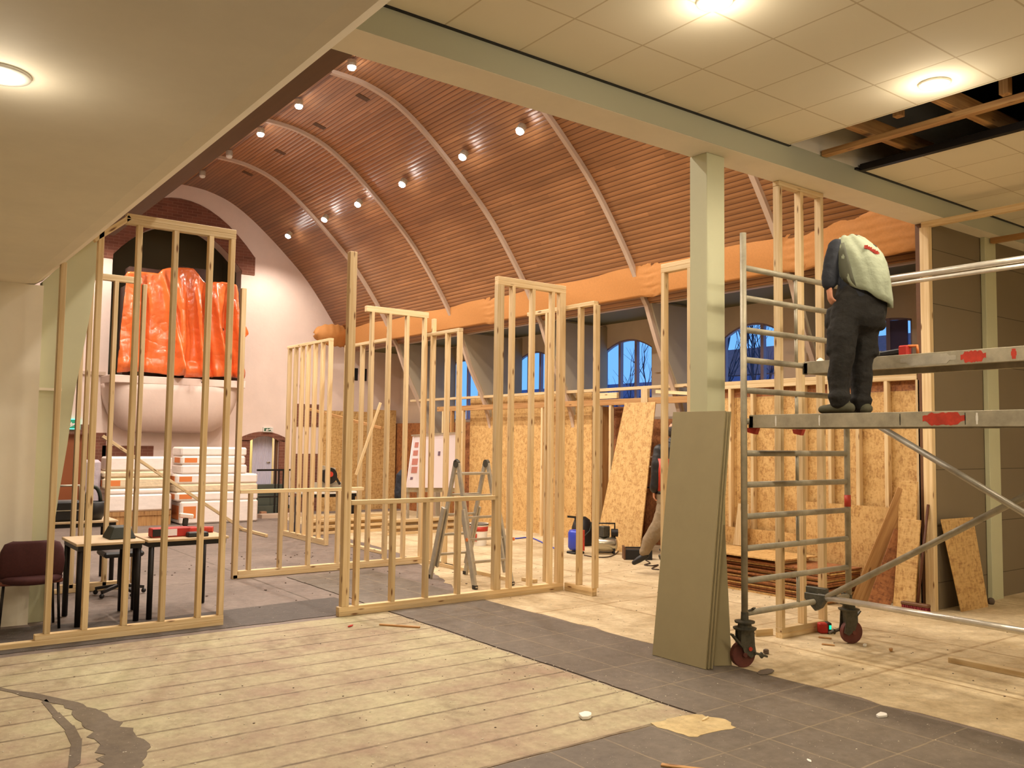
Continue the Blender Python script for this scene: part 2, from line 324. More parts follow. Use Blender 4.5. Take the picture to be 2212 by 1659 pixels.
# ------------------------------------------------------------------ mesh helpers
class MB:
    def __init__(s): s.v = []; s.f = []; s.m = []; s.mi = 0
    def add(s, vs, fs):
        k = len(s.v); s.v += [Vector(v) for v in vs]; s.f += [tuple(k+i for i in f) for f in fs]; s.m += [s.mi]*len(fs); return s
    def box(s, x0, y0, z0, x1, y1, z1):
        x0, x1 = sorted((x0, x1)); y0, y1 = sorted((y0, y1)); z0, z1 = sorted((z0, z1))
        return s.add([(x0, y0, z0), (x1, y0, z0), (x1, y1, z0), (x0, y1, z0), (x0, y0, z1), (x1, y0, z1), (x1, y1, z1), (x0, y1, z1)],
                     [(0, 3, 2, 1), (4, 5, 6, 7), (0, 1, 5, 4), (1, 2, 6, 5), (2, 3, 7, 6), (3, 0, 4, 7)])
    def beam(s, p0, p1, w, d, up=(0, 0, 1)):
        p0, p1 = Vector(p0), Vector(p1); a = (p1-p0).normalized(); x = a.cross(Vector(up))
        if x.length < 1e-4: x = a.cross(Vector((0, 1, 0)))
        x.normalize(); y = x.cross(a).normalized(); x = x*w/2; y = y*d/2
        return s.add([p0-x-y, p0+x-y, p0+x+y, p0-x+y, p1-x-y, p1+x-y, p1+x+y, p1-x+y],
                     [(0, 3, 2, 1), (4, 5, 6, 7), (0, 1, 5, 4), (1, 2, 6, 5), (2, 3, 7, 6), (3, 0, 4, 7)])
    def tube(s, pts, r, seg=10, cap=True):
        pts = [Vector(p) for p in pts]; rs = r if isinstance(r, (list, tuple)) else [r]*len(pts)
        rings = []; ref = None
        for i, p in enumerate(pts):
            a = (pts[min(i+1, len(pts)-1)]-pts[max(i-1, 0)]).normalized()
            if ref is None:
                ref = a.cross(Vector((0, 0, 1)));
                if ref.length < 1e-3: ref = a.cross(Vector((1, 0, 0)))
                ref.normalize()
            y = a.cross(ref).normalized(); x = y.cross(a).normalized(); ref = x
            rings.append([p+(x*math.cos(2*math.pi*k/seg)+y*math.sin(2*math.pi*k/seg))*rs[i] for k in range(seg)])
        return s.loft(rings, cap)
    def loft(s, rings, cap=True, closed=True):
        seg = len(rings[0]); vs = [v for r in rings for v in r]; fs = []
        for i in range(len(rings)-1):
            for k in range(seg if closed else seg-1):
                a = i*seg+k; b = i*seg+(k+1) % seg; fs.append((a, b, b+seg, a+seg))
        if cap: fs += [tuple(reversed(range(seg))), tuple(range((len(rings)-1)*seg, len(rings)*seg))]
        return s.add(vs, fs)
    def cyl(s, c0, c1, r, seg=20): return s.tube([c0, c1], r, seg)
    def lathe(s, c, prof, seg=24, ax=(0, 0, 1)):
        q = Vector((0, 0, 1)).rotation_difference(Vector(ax)); c = Vector(c)
        rings = [[c+q @ Vector((max(r, 1e-4)*math.cos(2*math.pi*k/seg), max(r, 1e-4)*math.sin(2*math.pi*k/seg), z)) for k in range(seg)] for r, z in prof]
        return s.loft(rings, True)
    def prism(s, poly, d):
        """poly: list of 3D points (planar), extruded by vector d"""
        n = len(poly); d = Vector(d); vs = [Vector(p) for p in poly]+[Vector(p)+d for p in poly]
        fs = [tuple(reversed(range(n))), tuple(range(n, 2*n))]+[(i, (i+1) % n, n+(i+1) % n, n+i) for i in range(n)]
        return s.add(vs, fs)
    def sphere(s, c, r, seg=14, sc=(1, 1, 1)):
        c = Vector(c); rings = []
        for i in range(1, seg):
            t = math.pi*i/seg; rings.append([c+Vector((r*sc[0]*math.sin(t)*math.cos(2*math.pi*k/seg), r*sc[1]*math.sin(t)*math.sin(2*math.pi*k/seg), -r*sc[2]*math.cos(t))) for k in range(seg)])
        return s.loft(rings, True)
    def build(s, name, mats, parent=None, origin=None, smooth=False, bevel=0.0, solid=0.0, sub=0):
        me = bpy.data.meshes.new(name)
        if origin is None:
            if parent is not None: origin = wloc(parent)
            else:
                lo = Vector([min(v[i] for v in s.v) for i in range(3)]); hi = Vector([max(v[i] for v in s.v) for i in range(3)])
                origin = Vector(((lo.x+hi.x)/2, (lo.y+hi.y)/2, lo.z))
        origin = Vector(origin)
        me.from_pydata([v-origin for v in s.v], [], s.f)
        mats = mats if isinstance(mats, (list, tuple)) else [mats]
        for m in mats: me.materials.append(m)
        if len(mats) > 1: me.polygons.foreach_set('material_index', s.m)
        bm = bmesh.new(); bm.from_mesh(me); bmesh.ops.recalc_face_normals(bm, faces=bm.faces[:])
        if bevel: bmesh.ops.bevel(bm, geom=bm.edges[:], offset=bevel, segments=1, affect='EDGES', clamp_overlap=True)
        bm.to_mesh(me); bm.free()
        if smooth: me.polygons.foreach_set('use_smooth', [True]*len(me.polygons))
        o = bpy.data.objects.new(name, me); COL.objects.link(o)
        o.location = origin if parent is None else origin-wloc(parent)
        if parent is not None: o.parent = parent
        if solid:
            md = o.modifiers.new('thick', 'SOLIDIFY'); md.thickness = solid
        if sub:
            md = o.modifiers.new('sub', 'SUBSURF'); md.levels = sub; md.render_levels = sub
        return o
WL = {}
def wloc(o):
    p = Vector(o.location); q = o.parent
    while q is not None: p = p+Vector(q.location); q = q.parent
    return p
def tag(o, label, cat, group=None, kind=None):
    o['label'] = label; o['category'] = cat
    if group: o['group'] = group
    if kind: o['kind'] = kind
    return o
def struct(o): o['kind'] = 'structure'; return o
def thing(name, label, cat, loc, group=None, kind=None):
    o = bpy.data.objects.new(name, None); COL.objects.link(o); o.location = Vector(loc); o.empty_display_size = 0.1
    return tag(o, label, cat, group, kind)
def bx(name, m, a, b, parent=None, bevel=0.0): return MB().box(*a, *b).build(name, m, parent, bevel=bevel)
def board(name, p0, p1, w, d, parent=None, m=None, wdir=(1, 0, 0), bevel=0.003):
    """a timber: length along local Z so that the grain follows it; w measured along wdir"""
    p0, p1 = Vector(p0), Vector(p1); L = (p1-p0).length; z = (p1-p0).normalized(); x = Vector(wdir); x = (x-z*x.dot(z)).normalized(); y = z.cross(x)
    mb = MB().box(-w/2, -d/2, 0, w/2, d/2, L)
    o = mb.build(name, m or PINE, None, origin=(0, 0, 0), bevel=bevel)
    M = Matrix((x, y, z)).transposed().to_4x4(); M.translation = p0-(wloc(parent) if parent is not None else Vector((0, 0, 0)))
    if parent is not None: o.parent = parent
    o.matrix_local = M if parent is not None else M
    return o

# ------------------------------------------------------------------ the setting
O0 = (0, 0, 0)
CZ, SZ = 4.283, 4.09          # tile ceiling, beam soffit
BY0, BY1 = 4.54, 4.87         # cross beam, near and far side
def jag(pts, amp=0.02, step=0.12, seed=1):
    """subdivide a closed 2D outline and roughen it"""
    rnd = random.Random(seed); out = []
    for i, a in enumerate(pts):
        b = pts[(i+1) % len(pts)]; L = math.dist(a, b); n = max(1, min(60, int(L/step)))
        for k in range(n):
            t = k/n; out.append((a[0]+(b[0]-a[0])*t+rnd.uniform(-amp, amp), a[1]+(b[1]-a[1])*t+rnd.uniform(-amp, amp)))
    return out
FBASE = floor_mat('floor_grey_screed', (138, 124, 114), (118, 106, 98), (94, 82, 74), seams=[(0, 3.1, 3.95, 0.014), (1, 2.4, 8.1, 0.014)], dirt_amt=0.5)
FCREAM = floor_mat('floor_cream_screed', (184, 176, 140), (158, 136, 114), (116, 96, 74), seams=[(1, 0.305, 4.13, 0.016)], dirt_amt=0.75, seamcol=(88, 70, 50))
FTILE = floor_mat('floor_dark_vinyl', (116, 106, 94), (98, 89, 79), (140, 126, 104), seams=[(0, 0.39, 4.31, 0.006), (1, 0.56, 3.8, 0.006)], dirt_amt=0.35, rough=0.6, seamcol=(152, 136, 108))
FRIGHT = floor_mat('floor_dusty_screed', (222, 204, 168), (182, 160, 122), (142, 112, 74), seams=[(0, 1.25, 6.4, 0.02), (1, 1.6, 5.3, 0.02)], dirt_amt=0.45, seamcol=(150, 122, 84))
FBAND = floor_mat('floor_dark_band', (92, 84, 78), (80, 73, 68), (112, 100, 88), dirt_amt=0.25)
FPATCH = floor_mat('floor_torn_patch', (206, 188, 142), (186, 160, 112), (120, 96, 66), dirt_amt=0.8)
FSTAIN = floor_mat('floor_adhesive_stain', (116, 104, 86), (104, 92, 78), (76, 66, 58), dirt_amt=0.5)
f = MB()
f.mi = 0; f.box(-6, -5, -0.12, 12.5, 19.6, 0)
def slab(pts, z0, z1, mi, amp=0.015, seed=1, step=0.12):
    f.mi = mi; f.prism([(x, y, z0) for x, y in jag(pts, amp, step, seed)], (0, 0, z1-z0))
slab([(-6, 3.8), (4.30, 3.8), (4.30, 7.74), (2.8, 7.74), (-6, 7.74)], -0.01, 0.004, 1, 0.006, 2)
slab([(-6, -5), (5.46, -5), (5.46, 10.3), (4.32, 10.3), (4.32, 3.78), (-6, 3.78)], -0.01, 0.008, 2, 0.008, 3)
slab([(5.5, -5), (12.4, -5), (12.4, 18.5), (7.4, 18.5), (6.6, 11.5), (5.9, 9.3), (5.5, 8.3)], -0.01, 0.003, 3, 0.03, 4)
slab([(-6, 7.86), (3.9, 7.86), (4.2, 7.86), (4.2, 8.75), (2.4, 8.62), (1.4, 8.85), (-6, 8.85)], -0.01, 0.005, 4, 0.012, 5)
slab([(3.93, 3.50), (4.30, 3.46), (4.36, 3.60), (4.30, 3.80), (3.93, 3.80)], 0, 0.010, 5, 0.02, 6, 0.05)
# glue stain snaking over the cream screed, lower left
cl = [fl(-60, 1478), fl(60, 1502), fl(150, 1522), fl(200, 1550), fl(235, 1585), fl(270, 1615), fl(262, 1650), fl(240, 1700)]
wd_ = [0.02, 0.04, 0.05, 0.085, 0.12, 0.13, 0.10, 0.16]
L_, R_ = [], []
rn = random.Random(3)
for i in range(len(cl)-1):
    a, b = cl[i], cl[i+1]; t = (b-a).normalized(); nn = Vector((-t.y, t.x, 0))
    for k in range(5):
        q = k/5; c = a.lerp(b, q); w = (wd_[i]*(1-q)+wd_[i+1]*q)*rn.uniform(0.6, 1.15)
        L_.append(c+nn*w); R_.append(c-nn*w*rn.uniform(0.7, 1.1))
f.mi = 6
for i in range(len(L_)-1):
    f.prism([(p.x, p.y, 0.004) for p in (L_[i], L_[i+1], R_[i+1], R_[i])], (0, 0, 0.0025))
cl2 = [fl(95, 1515), fl(120, 1545), fl(150, 1575), fl(165, 1605), fl(160, 1660)]
for i in range(len(cl2)-1):
    w = 0.05+0.02*i; nn = Vector((0.6, 0.8, 0))*w*0.6
    f.prism([(p.x, p.y, 0.004) for p in (cl2[i]+nn, cl2[i+1]+nn, cl2[i+1]-nn, cl2[i]-nn)], (0, 0, 0.0025))
struct(f.build('floor', [FBASE, FCREAM, FTILE, FRIGHT, FBAND, FPATCH, FSTAIN], origin=O0))

# tiled ceiling with the opening torn out of it
c = MB(); X0, X1, OX0, OX1, OY1 = 1.86, 12.5, 6.34, 7.45, 4.46
c.box(X0, -5, CZ, OX0, BY0-0.02, CZ+0.02); c.box(OX1, -5, CZ, X1, BY0-0.02, CZ+0.02); c.box(OX0, -5, CZ, OX1, 0.6, CZ+0.02)
struct(c.build('ceiling', TILES, origin=O0))
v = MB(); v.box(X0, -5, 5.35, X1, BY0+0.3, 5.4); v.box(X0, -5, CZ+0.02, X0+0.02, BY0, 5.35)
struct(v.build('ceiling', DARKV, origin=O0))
struct(bx('trim_1', BLACKM, (X0, BY0-0.03, CZ-0.006), (OX0+0.02, BY0-0.002, CZ+0.012)))
struct(bx('trim_2', BLACKM, (OX1-0.08, BY0-0.03, CZ-0.008), (X1, BY0-0.002, CZ+0.012)))
struct(bx('trim_3', BLACKM, (OX1-0.03, 0.6, CZ-0.012), (OX1+0.03, BY0-0.03, CZ+0.05)))
# cross beam
struct(MB().box(1.80, BY0, SZ, 12.5, BY1, 5.4).build('ceiling', CREAM, origin=O0))
# beam front: its shade is put into a darker, greyer colour
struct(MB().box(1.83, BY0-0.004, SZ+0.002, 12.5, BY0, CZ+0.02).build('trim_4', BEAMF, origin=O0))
# low ceiling on the left with its sloped edge (profile in X-Z, along Y)
prof = [(-6, 3.07), (1.17, 3.07), (1.26, 3.085), (1.35, 3.15), (1.81, 3.67), (1.83, 4.3), (1.83, 5.3), (-6, 5.3)]
struct(MB().prism([(x, -5, z) for x, z in prof], (0, 9.2+5, 0)).build('ceiling', CREAM, origin=O0))
struct(bx('trim_5', BROWNT, (1.835, BY1+0.002, 4.09), (2.372, 11.15, 4.5)))
# walls of the front room, behind and beside the camera
struct(bx('wall_near', CREAM, (-6, -5.15, 0), (12.5, -5, 5.4)))
struct(bx('wall_left', CREAM, (-6.15, -5, 0), (-6, 19.6, 8)))
struct(bx('wall_right', CREAM, (12.5, -5, 0), (12.65, 4.75, 5.4)))
# partition and pier at the left
struct(bx('wall_left_partition', CREAM, (-6, 8.98, 0), (1.33, 9.2, 3.07)))
pier = [(1.33, 0), (1.47, 0), (1.50, 0.66), (1.555, 1.22), (1.60, 1.61), (1.642, 2.10), (1.735, 2.77), (1.79, 3.32), (1.812, 3.57), (1.81, 3.67), (1.33, 3.12)]
struct(MB().prism([(x, 9.06, z) for x, z in pier], (0, 0.14, 0)).build('wall_left_pier', GREENY, origin=O0))
struct(bx('trim_7', CREAM, (1.335, 9.045, 2.11), (1.53, 9.06, 2.135)))
# grey board wall at the right under the beam
struct(MB().box(9.13, 4.72, 0, 12.5, 4.80, SZ).build('wall_right_boarding', GREYW, origin=O0))
struct(MB().box(9.06, 4.80, 0, 12.5, 4.87, SZ).build('wall_right_backing', BROWNT, origin=O0))
# columns under the beam
for nm, x0 in (('wall_column', 5.49), ('wall_column', 10.19)):
    struct(MB().box(x0, 4.66 if x0 > 9 else 4.70, 0, x0+(0.26 if x0 > 9 else 0.22), 4.715 if x0 > 9 else 4.885, SZ).build(nm, GREENY, origin=O0, bevel=0.004))

# ------------------------------------------------------------------ the vaulted hall
YB = 19.3; XC = 5.55
half = [(5.40, 7.17), (5.75, 7.155), (6.05, 7.11), (6.46, 6.98), (6.88, 6.74), (7.32, 6.40), (7.80, 5.98), (8.40, 5.38), (9.05, 4.50), (9.39, 3.90), (9.47, 3.79)]
def smooth_prof(p, n=4):
    out = []
    for i in range(len(p)-1):
        p0 = p[max(i-1, 0)]; p1 = p[i]; p2 = p[i+1]; p3 = p[min(i+2, len(p)-1)]
        for k in range(n):
            t = k/n
            out.append(tuple(0.5*((2*p1[j])+(-p0[j]+p2[j])*t+(2*p0[j]-5*p1[j]+4*p2[j]-p3[j])*t*t+(-p0[j]+3*p1[j]-3*p2[j]+p3[j])*t**3) for j in (0, 1)))
    out.append(p[-1]); return out
VP = smooth_prof(half)
VPL = [(2*XC-0.15-x, z) for x, z in reversed(VP)][:-1]
FULL = VPL+VP
me = bpy.data.meshes.new('vault'); arc = [0]
for a, b in zip(FULL, FULL[1:]): arc.append(arc[-1]+math.dist(a, b))
ys = [BY1, 8, 12, 16, YB+0.1]
vs = [(x, y, z) for y in ys for x, z in FULL]; n_ = len(FULL); fs = []; uvs = []
for j in range(len(ys)-1):
    for i in range(n_-1):
        q = (j*n_+i, (j+1)*n_+i, (j+1)*n_+i+1, j*n_+i+1); fs.append(q); uvs += [(vs[k][1], arc[k % n_]) for k in q]
me.from_pydata(vs, [], fs); me.materials.append(VAULT); ul = me.uv_layers.new(name='UVMap')
for k, u_ in enumerate(uvs): ul.data[k].uv = u_
me.polygons.foreach_set('use_smooth', [True]*len(me.polygons))
vo = bpy.data.objects.new('ceiling_vault', me); COL.objects.link(vo); struct(vo)
sd = vo.modifiers.new('thick', 'SOLIDIFY'); sd.thickness = 0.12; sd.offset = -1
# roof above so that no sky leaks in
struct(MB().prism([(-6, BY1+0.002, 7.6), (12.6, BY1+0.002, 7.6), (12.6, BY1+0.002, 7.75), (-6, BY1+0.002, 7.75)], (0, YB-BY1+0.4, 0)).build('ceiling_roof', DARKV, origin=O0))
struct(bx('wall_gable', CREAM, (-6, BY1-0.15, 5.4), (12.6, BY1, 7.75)))

def off(p, d):
    """offset the vault profile inwards by d"""
    out = []
    for i in range(len(p)):
        a = p[max(i-1, 0)]; b = p[min(i+1, len(p)-1)]; t = Vector((b[0]-a[0], b[1]-a[1])).normalized(); out.append((p[i][0]+t.y*d, p[i][1]-t.x*d))
    return out
low = [(9.47, 3.79), (9.60, 3.46), (9.75, 3.12), (9.98, 2.70), (10.12, 2.40), (10.25, 2.0), (10.36, 1.5), (10.44, 0.9), (10.5, 0.0)]
RIBC = VP+smooth_prof(low)[1:]
for i, y in enumerate((16.85, 14.35, 11.80, 9.25, 6.70)):
    inn = off(RIBC, 0.06); r = MB()
    rings = [[(a[0], y-0.036, a[1]), (a[0], y+0.036, a[1]), (b[0], y+0.036, b[1]), (b[0], y-0.036, b[1])] for a, b in zip(RIBC, inn)]
    r.loft([[Vector(p) for p in q] for q in rings])
    struct(r.build('trim_12', RIBM, origin=O0))
    lo = smooth_prof(low); poly = [(x+0.001, y-0.07, z) for x, z in lo]+[(10.95, y-0.07, 0), (10.95, y-0.07, 3.8), (9.60, y-0.07, 3.8)]
    struct(MB().prism(poly, (0, 0.14, 0)).build('wall_fin', FIN, origin=O0))
# eaves rail, aisle soffit and outer wall with arched windows
struct(bx('trim_13', RIBM, (9.56, BY1, 3.79), (9.64, YB, 3.85)))
struct(MB().box(9.47, BY1, 3.85, 11.1, YB, 3.93).build('ceiling_aisle', SOFFIT, origin=O0))
def arch_wall(mb, xw, th, y0, y1, z0, z1, wins):
    """wall in plane X=xw with arched openings (ya, yb, zb, zs, zc)"""
    cur = y0
    for ya, yb, zb, zs, zc in sorted(wins):
        mb.box(xw, cur, z0, xw+th, ya, z1); mb.box(xw, ya, z0, xw+th, yb, zb)
        n = 12; arcp = [(ya+(yb-ya)*k/n, zs+(zc-zs)*(1-(2*k/n-1)**2)) for k in range(n+1)]
        for k in range(n):
            a, b = arcp[k], arcp[k+1]
            mb.prism([(xw, a[0], a[1]), (xw, b[0], b[1]), (xw, b[0], z1), (xw, a[0], z1)], (th, 0, 0))
        cur = yb
    mb.box(xw, cur, z0, xw+th, y1, z1)
WIN = [(15.87, 17.17, 2.15, 3.36, 3.52), (13.32, 14.47, 2.15, 3.36, 3.52), (10.60, 11.82, 2.15, 3.36, 3.54), (7.95, 9.05, 2.15, 3.38, 3.56), (5.95, 6.62, 2.15, 3.36, 3.40)]
w = MB(); arch_wall(w, 10.95, 0.09, BY1, YB, 0, 3.9, WIN)
struct(w.build('wall_right_outer', AISLE, origin=O0))
struct(bx('wall_right_upper', CREAM, (11.1, BY1, 3.9), (11.25, YB, 7.6)))
def arch_frame(xw, ya, yb, zb, zs, zc, idx, nm=3):
    o = MB(); t = 0.03; x0, x1 = xw-0.03, xw+0.03
    o.box(x0, ya, zb, x1, ya+t, zs); o.box(x0, yb-t, zb, x1, yb, zs); o.box(x0, ya, zb, x1, yb, zb+t)
    n = 12; a = [(ya+(yb-ya)*k/n, zs+(zc-zs)*(1-(2*k/n-1)**2)) for k in range(n+1)]
    for p, q in zip(a, a[1:]): o.prism([(x0, p[0], p[1]-t), (x0, q[0], q[1]-t), (x0, q[0], q[1]), (x0, p[0], p[1])], (x1-x0, 0, 0))
    for k in range(1, nm):
        yy = ya+(yb-ya)*k/nm; zz = zs+(zc-zs)*(1-(2*k/nm-1)**2)
        o.box(x0-0.01, yy-0.028, zb, x1, yy+0.028, zz)
    if idx == 4:
        pass
    fr = struct(o.build('window_%d' % idx, PURP, origin=O0))
    g = MB().prism([(xw+0.0, ya+0.01, zb+0.01), (xw+0.0, yb-0.01, zb+0.01)]+[(xw+0.0, p[0], p[1]-0.01) for p in reversed(a[1:-1])], (0.006, 0, 0))
    go = g.build('pane', GLASS, fr)
for i, wdef in enumerate(WIN): arch_frame(11.0, *wdef, i+1, 3 if i < 4 else 2)
struct(bx('trim_8', BLIND, (10.965, 6.02, 2.2), (10.985, 6.30, 3.36)))
# dark boarding along the outer wall and dark soffit line above the windows
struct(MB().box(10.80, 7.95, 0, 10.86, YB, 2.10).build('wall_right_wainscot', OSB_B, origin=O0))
for yy in (15.55, 13.0, 10.3, 7.7): struct(bx('trim_9', AISLE, (10.90, yy-0.2, 2.9), (10.95, yy+0.2, 3.02)))

# back wall with the organ niche, doors and brick
BWP = MB()
NX0, NX1, NZ0, NZS, NZC = 4.10, 6.80, 2.92, 5.45, 6.28
BWT = 0.35
def wallrects(mb, y, th, rects):
    for x0, z0, x1, z1 in rects: mb.box(x0, y, z0, x1, y+th, z1)
DL = (3.10, 3.82, 1.72); DR = (7.12, 7.80, 1.62)      # left and right door openings x0, x1, top
wallrects(BWP, YB, BWT, [(-6, 0, DL[0], 7.8), (DL[0], DL[2], DL[1], 7.8), (DL[1], 0, NX0, 7.8), (NX0, 0, NX1, NZ0), (NX1, 0, DR[0], 7.8), (DR[0], DR[2]+0.12, DR[1], 7.8), (DR[1], 0, 12.65, 7.8)])
n = 16; arcn = [(NX0+(NX1-NX0)*k/n, NZS+(NZC-NZS)*math.sqrt(max(0, 1-(2*k/n-1)**2))*1.0) for k in range(n+1)]
arcn = [(x, NZS+(NZC-NZS)*(1-(2*(x-NX0)/(NX1-NX0)-1)**2)) for x, _ in arcn]
for a, b in zip(arcn, arcn[1:]): BWP.prism([(a[0], YB, a[1]), (b[0], YB, b[1]), (b[0], YB, 7.8), (a[0], YB, 7.8)], (0, BWT, 0))
struct(BWP.build('wall_back', WHITEW, origin=O0))
struct(MB().box(NX0-0.2, YB+1.6, 2.7, NX1+0.2, YB+1.7, 7).box(NX0-0.2, YB+BWT, 2.7, NX0-0.1, YB+1.6, 7).box(NX1+0.1, YB+BWT, 2.7, NX1+0.2, YB+1.6, 7).box(NX0-0.2, YB+BWT, 6.6, NX1+0.2, YB+1.7, 6.7).box(NX0-0.2, YB+BWT, 2.7, NX1+0.2, YB+1.7, 2.85).build('wall_niche', mat('olive_niche_paint', (120, 112, 84), 0.8), origin=O0))
bk = MB()
oa = [(3.72+(7.10-3.72)*k/n, 5.78+(6.60-5.78+0.25)*(1-(2*k/n-1)**2)) for k in range(n+1)]
for k in range(n):
    bk.prism([(arcn[k][0], YB-0.02, arcn[k][1]), (arcn[k+1][0], YB-0.02, arcn[k+1][1]), (oa[k+1][0], YB-0.02, oa[k+1][1]), (oa[k][0], YB-0.02, oa[k][1])], (0, 0.03, 0))
bk.box(3.72, YB-0.025, 5.36, NX0, YB+0.01, 5.79); bk.box(NX1, YB-0.025, 5.38, 7.10, YB+0.01, 5.79)
struct(bk.build('trim_14', BRICK, origin=O0))
# brick surrounds of the two back doors and the brick band between
bd = MB()
bd.box(DL[0]-0.35, YB-0.02, 0, DL[0], YB+0.01, 1.98); bd.box(DL[1], YB-0.02, 0, DL[1]+0.30, YB+0.01, 1.76); bd.box(DL[0], YB-0.02, DL[2], DL[1], YB+0.01, 1.92)
bd.box(4.05, YB-0.02, 1.28, 5.05, YB+0.01, 1.50)
bd.box(6.86, YB-0.02, 0, DR[0], YB+0.01, DR[2]+0.02); bd.box(DR[1], YB-0.02, 0, DR[1]+0.20, YB+0.01, DR[2]+0.02)
na = 10
for k in range(na):
    xa = 6.86+(8.0-6.86)*k/na; xb = 6.86+(8.0-6.86)*(k+1)/na
    zt = lambda x: 1.68+0.16*(1-(2*(x-6.86)/1.14-1)**2)
    zi = lambda x: (DR[2] if (x <= DR[0]+1e-6 or x >= DR[1]-1e-6) else DR[2]+0.12*(1-(2*(x-DR[0])/(DR[1]-DR[0])-1)**2))
    bd.prism([(xa, YB-0.02, zi(xa)), (xb, YB-0.02, zi(xb)), (xb, YB-0.02, zt(xb)), (xa, YB-0.02, zt(xa))], (0, 0.03, 0))
bd.box(8.15, YB-0.02, 0, 9.0, YB+0.01, 1.34); bd.box(8.15, YB-0.02, 1.98, 8.75, YB+0.01, 2.50)
struct(bd.build('trim_15', BRICK, origin=O0))
struct(bx('trim_10', RIBM, (2.6, YB-0.05, 2.93), (4.05, YB, 3.0)))
for x0 in (9.62, 9.86): struct(bx('trim_16', BLACK, (x0, YB-0.01, 3.12), (x0+0.13, YB+0.02, 3.42)))
# passage behind the right door
p = MB(); p.box(DR[0]-0.3, YB+BWT+1.0, 0, DR[1]+0.6, YB+BWT+1.1, 2.4); p.box(DR[0]-0.3, YB+BWT, 0, DR[0]-0.2, YB+BWT+1.0, 2.4); p.box(DR[1]+0.5, YB+BWT, 0, DR[1]+0.6, YB+BWT+1.1, 2.4); p.box(DR[0]-0.3, YB+BWT, 2.35, DR[1]+0.6, YB+BWT+1.1, 2.45); p.box(DR[0]-0.3, YB+BWT, -0.1, DR[1]+0.6, YB+BWT+1.1, 0.45)
struct(p.build('wall_passage', CREAMW, origin=O0))
light('passage_lamp', 'POINT', ((DR[0]+DR[1])/2, YB+BWT+0.5, 2.2), 14, (1, 0.93, 0.8), 0.1)
fd = MB()
for k in range(14): fd.box(7.30+0.030*k, YB+0.22, 0.58, 7.30+0.030*k+0.024, YB+0.26, 1.78)
fd.box(7.28, YB+0.24, 0.56, 7.74, YB+0.27, 1.80)
d1 = struct(fd.build('door_1', DOORW, origin=O0)); d1['label'] = 'white fluted door half open under the brick arch'
MB().tube([(7.68, YB+0.2, 1.14), (7.60, YB+0.2, 1.14)], 0.012).tube([(7.68, YB+0.2, 1.14), (7.68, YB+0.24, 1.14)], 0.01).build('door_handle', CHROME, d1, smooth=True)
struct(bx('trim_11', BROWNT, (7.755, YB+0.05, 0.4), (7.80, YB+0.15, 1.72)))
d2 = struct(bx('door_2', ODOOR, (DL[0], YB+0.1, 0), (DL[1], YB+0.15, DL[2])))

# ------------------------------------------------------------------ timber stud frames
SW, SD, PL = 0.044, 0.07, 0.045
def ax_pt(axis, a, b, z): return (a, b, z) if axis == 'X' else (b, a, z)
def stud(parent, axis, a, line, z0, z1, w=SW, name='stud', m=None):
    """vertical timber centred at a along the frame"""
    b = line+SD/2
    return board(name, ax_pt(axis, a, b, z0), ax_pt(axis, a, b, z1), w, SD, parent, m, wdir=(1, 0, 0) if axis == 'X' else (0, 1, 0))
def plate(parent, axis, a0, a1, line, z, h=PL, name='top_plate', m=None, d=SD):
    b = line+SD/2
    return board(name, ax_pt(axis, a0, b, z+h/2), ax_pt(axis, a1, b, z+h/2), h, d, parent, m, wdir=(0, 0, 1))
def X_at(px, py, Y): return on(1, Y, px, py).x
def Y_at(px, py, X): return on(0, X, px, py).y
GF = 'timber stud frames standing in the hall'

# front frame facing the camera
Y0 = 7.75
t = thing('stud_frame', 'front pine stud frame with tall left post, waist-high middle and tall right part', 'stud frame', (5.2, Y0+SD/2, 0), GF)
plate(t, 'X', 3.78, 6.58, Y0, 0.003, name='bottom_plate'); plate(t, 'X', 3.78, 6.58, Y0, 0.003+PL, name='bottom_plate')
zb = 2*PL+0.003
stud(t, 'X', 3.845, Y0, zb, 3.54, w=0.075, name='post')
plate(t, 'X', 3.885, 5.64, Y0, 1.06, name='rail')
for px in (778, 855, 927, 996): stud(t, 'X', X_at(px, 1200, Y0)-SW/2, Y0, zb, 1.06)
TX = [X_at(px, 1200, Y0)-SW/2 for px in (1107, 1151, 1194)]
stud(t, 'X', 5.642, Y0, zb, 3.425, w=0.088)
for x in TX: stud(t, 'X', x, Y0, zb, 3.425)
stud(t, 'X', 6.535, Y0, zb, 3.425, w=0.088)
plate(t, 'X', 5.60, 6.58, Y0, 3.425); plate(t, 'X', 5.60, 6.58, Y0, 3.47)

# frame running away from its right-hand corner
X0f = 6.583
t = thing('stud_frame', 'pine stud frame running away at right angles from the front frame, at its right end', 'stud frame', (X0f+SD/2, 7.9, 0), GF)
plate(t, 'Y', 7.27, 7.745, X0f, 0.003, name='bottom_plate'); plate(t, 'Y', 7.27, 7.745, X0f, 0.048, name='bottom_plate')
plate(t, 'Y', 8.32, 8.55, X0f, 0.003, name='bottom_plate')
for px in (1283.5, 1249): stud(t, 'Y', Y_at(px, 1200, X0f)+SW/2, X0f, zb, 3.24)
for px in (1207, 1177): stud(t, 'Y', Y_at(px, 1200, X0f)+SW/2, X0f, 0.048, 3.24)
plate(t, 'Y', 7.27, 8.50, X0f, 3.24)

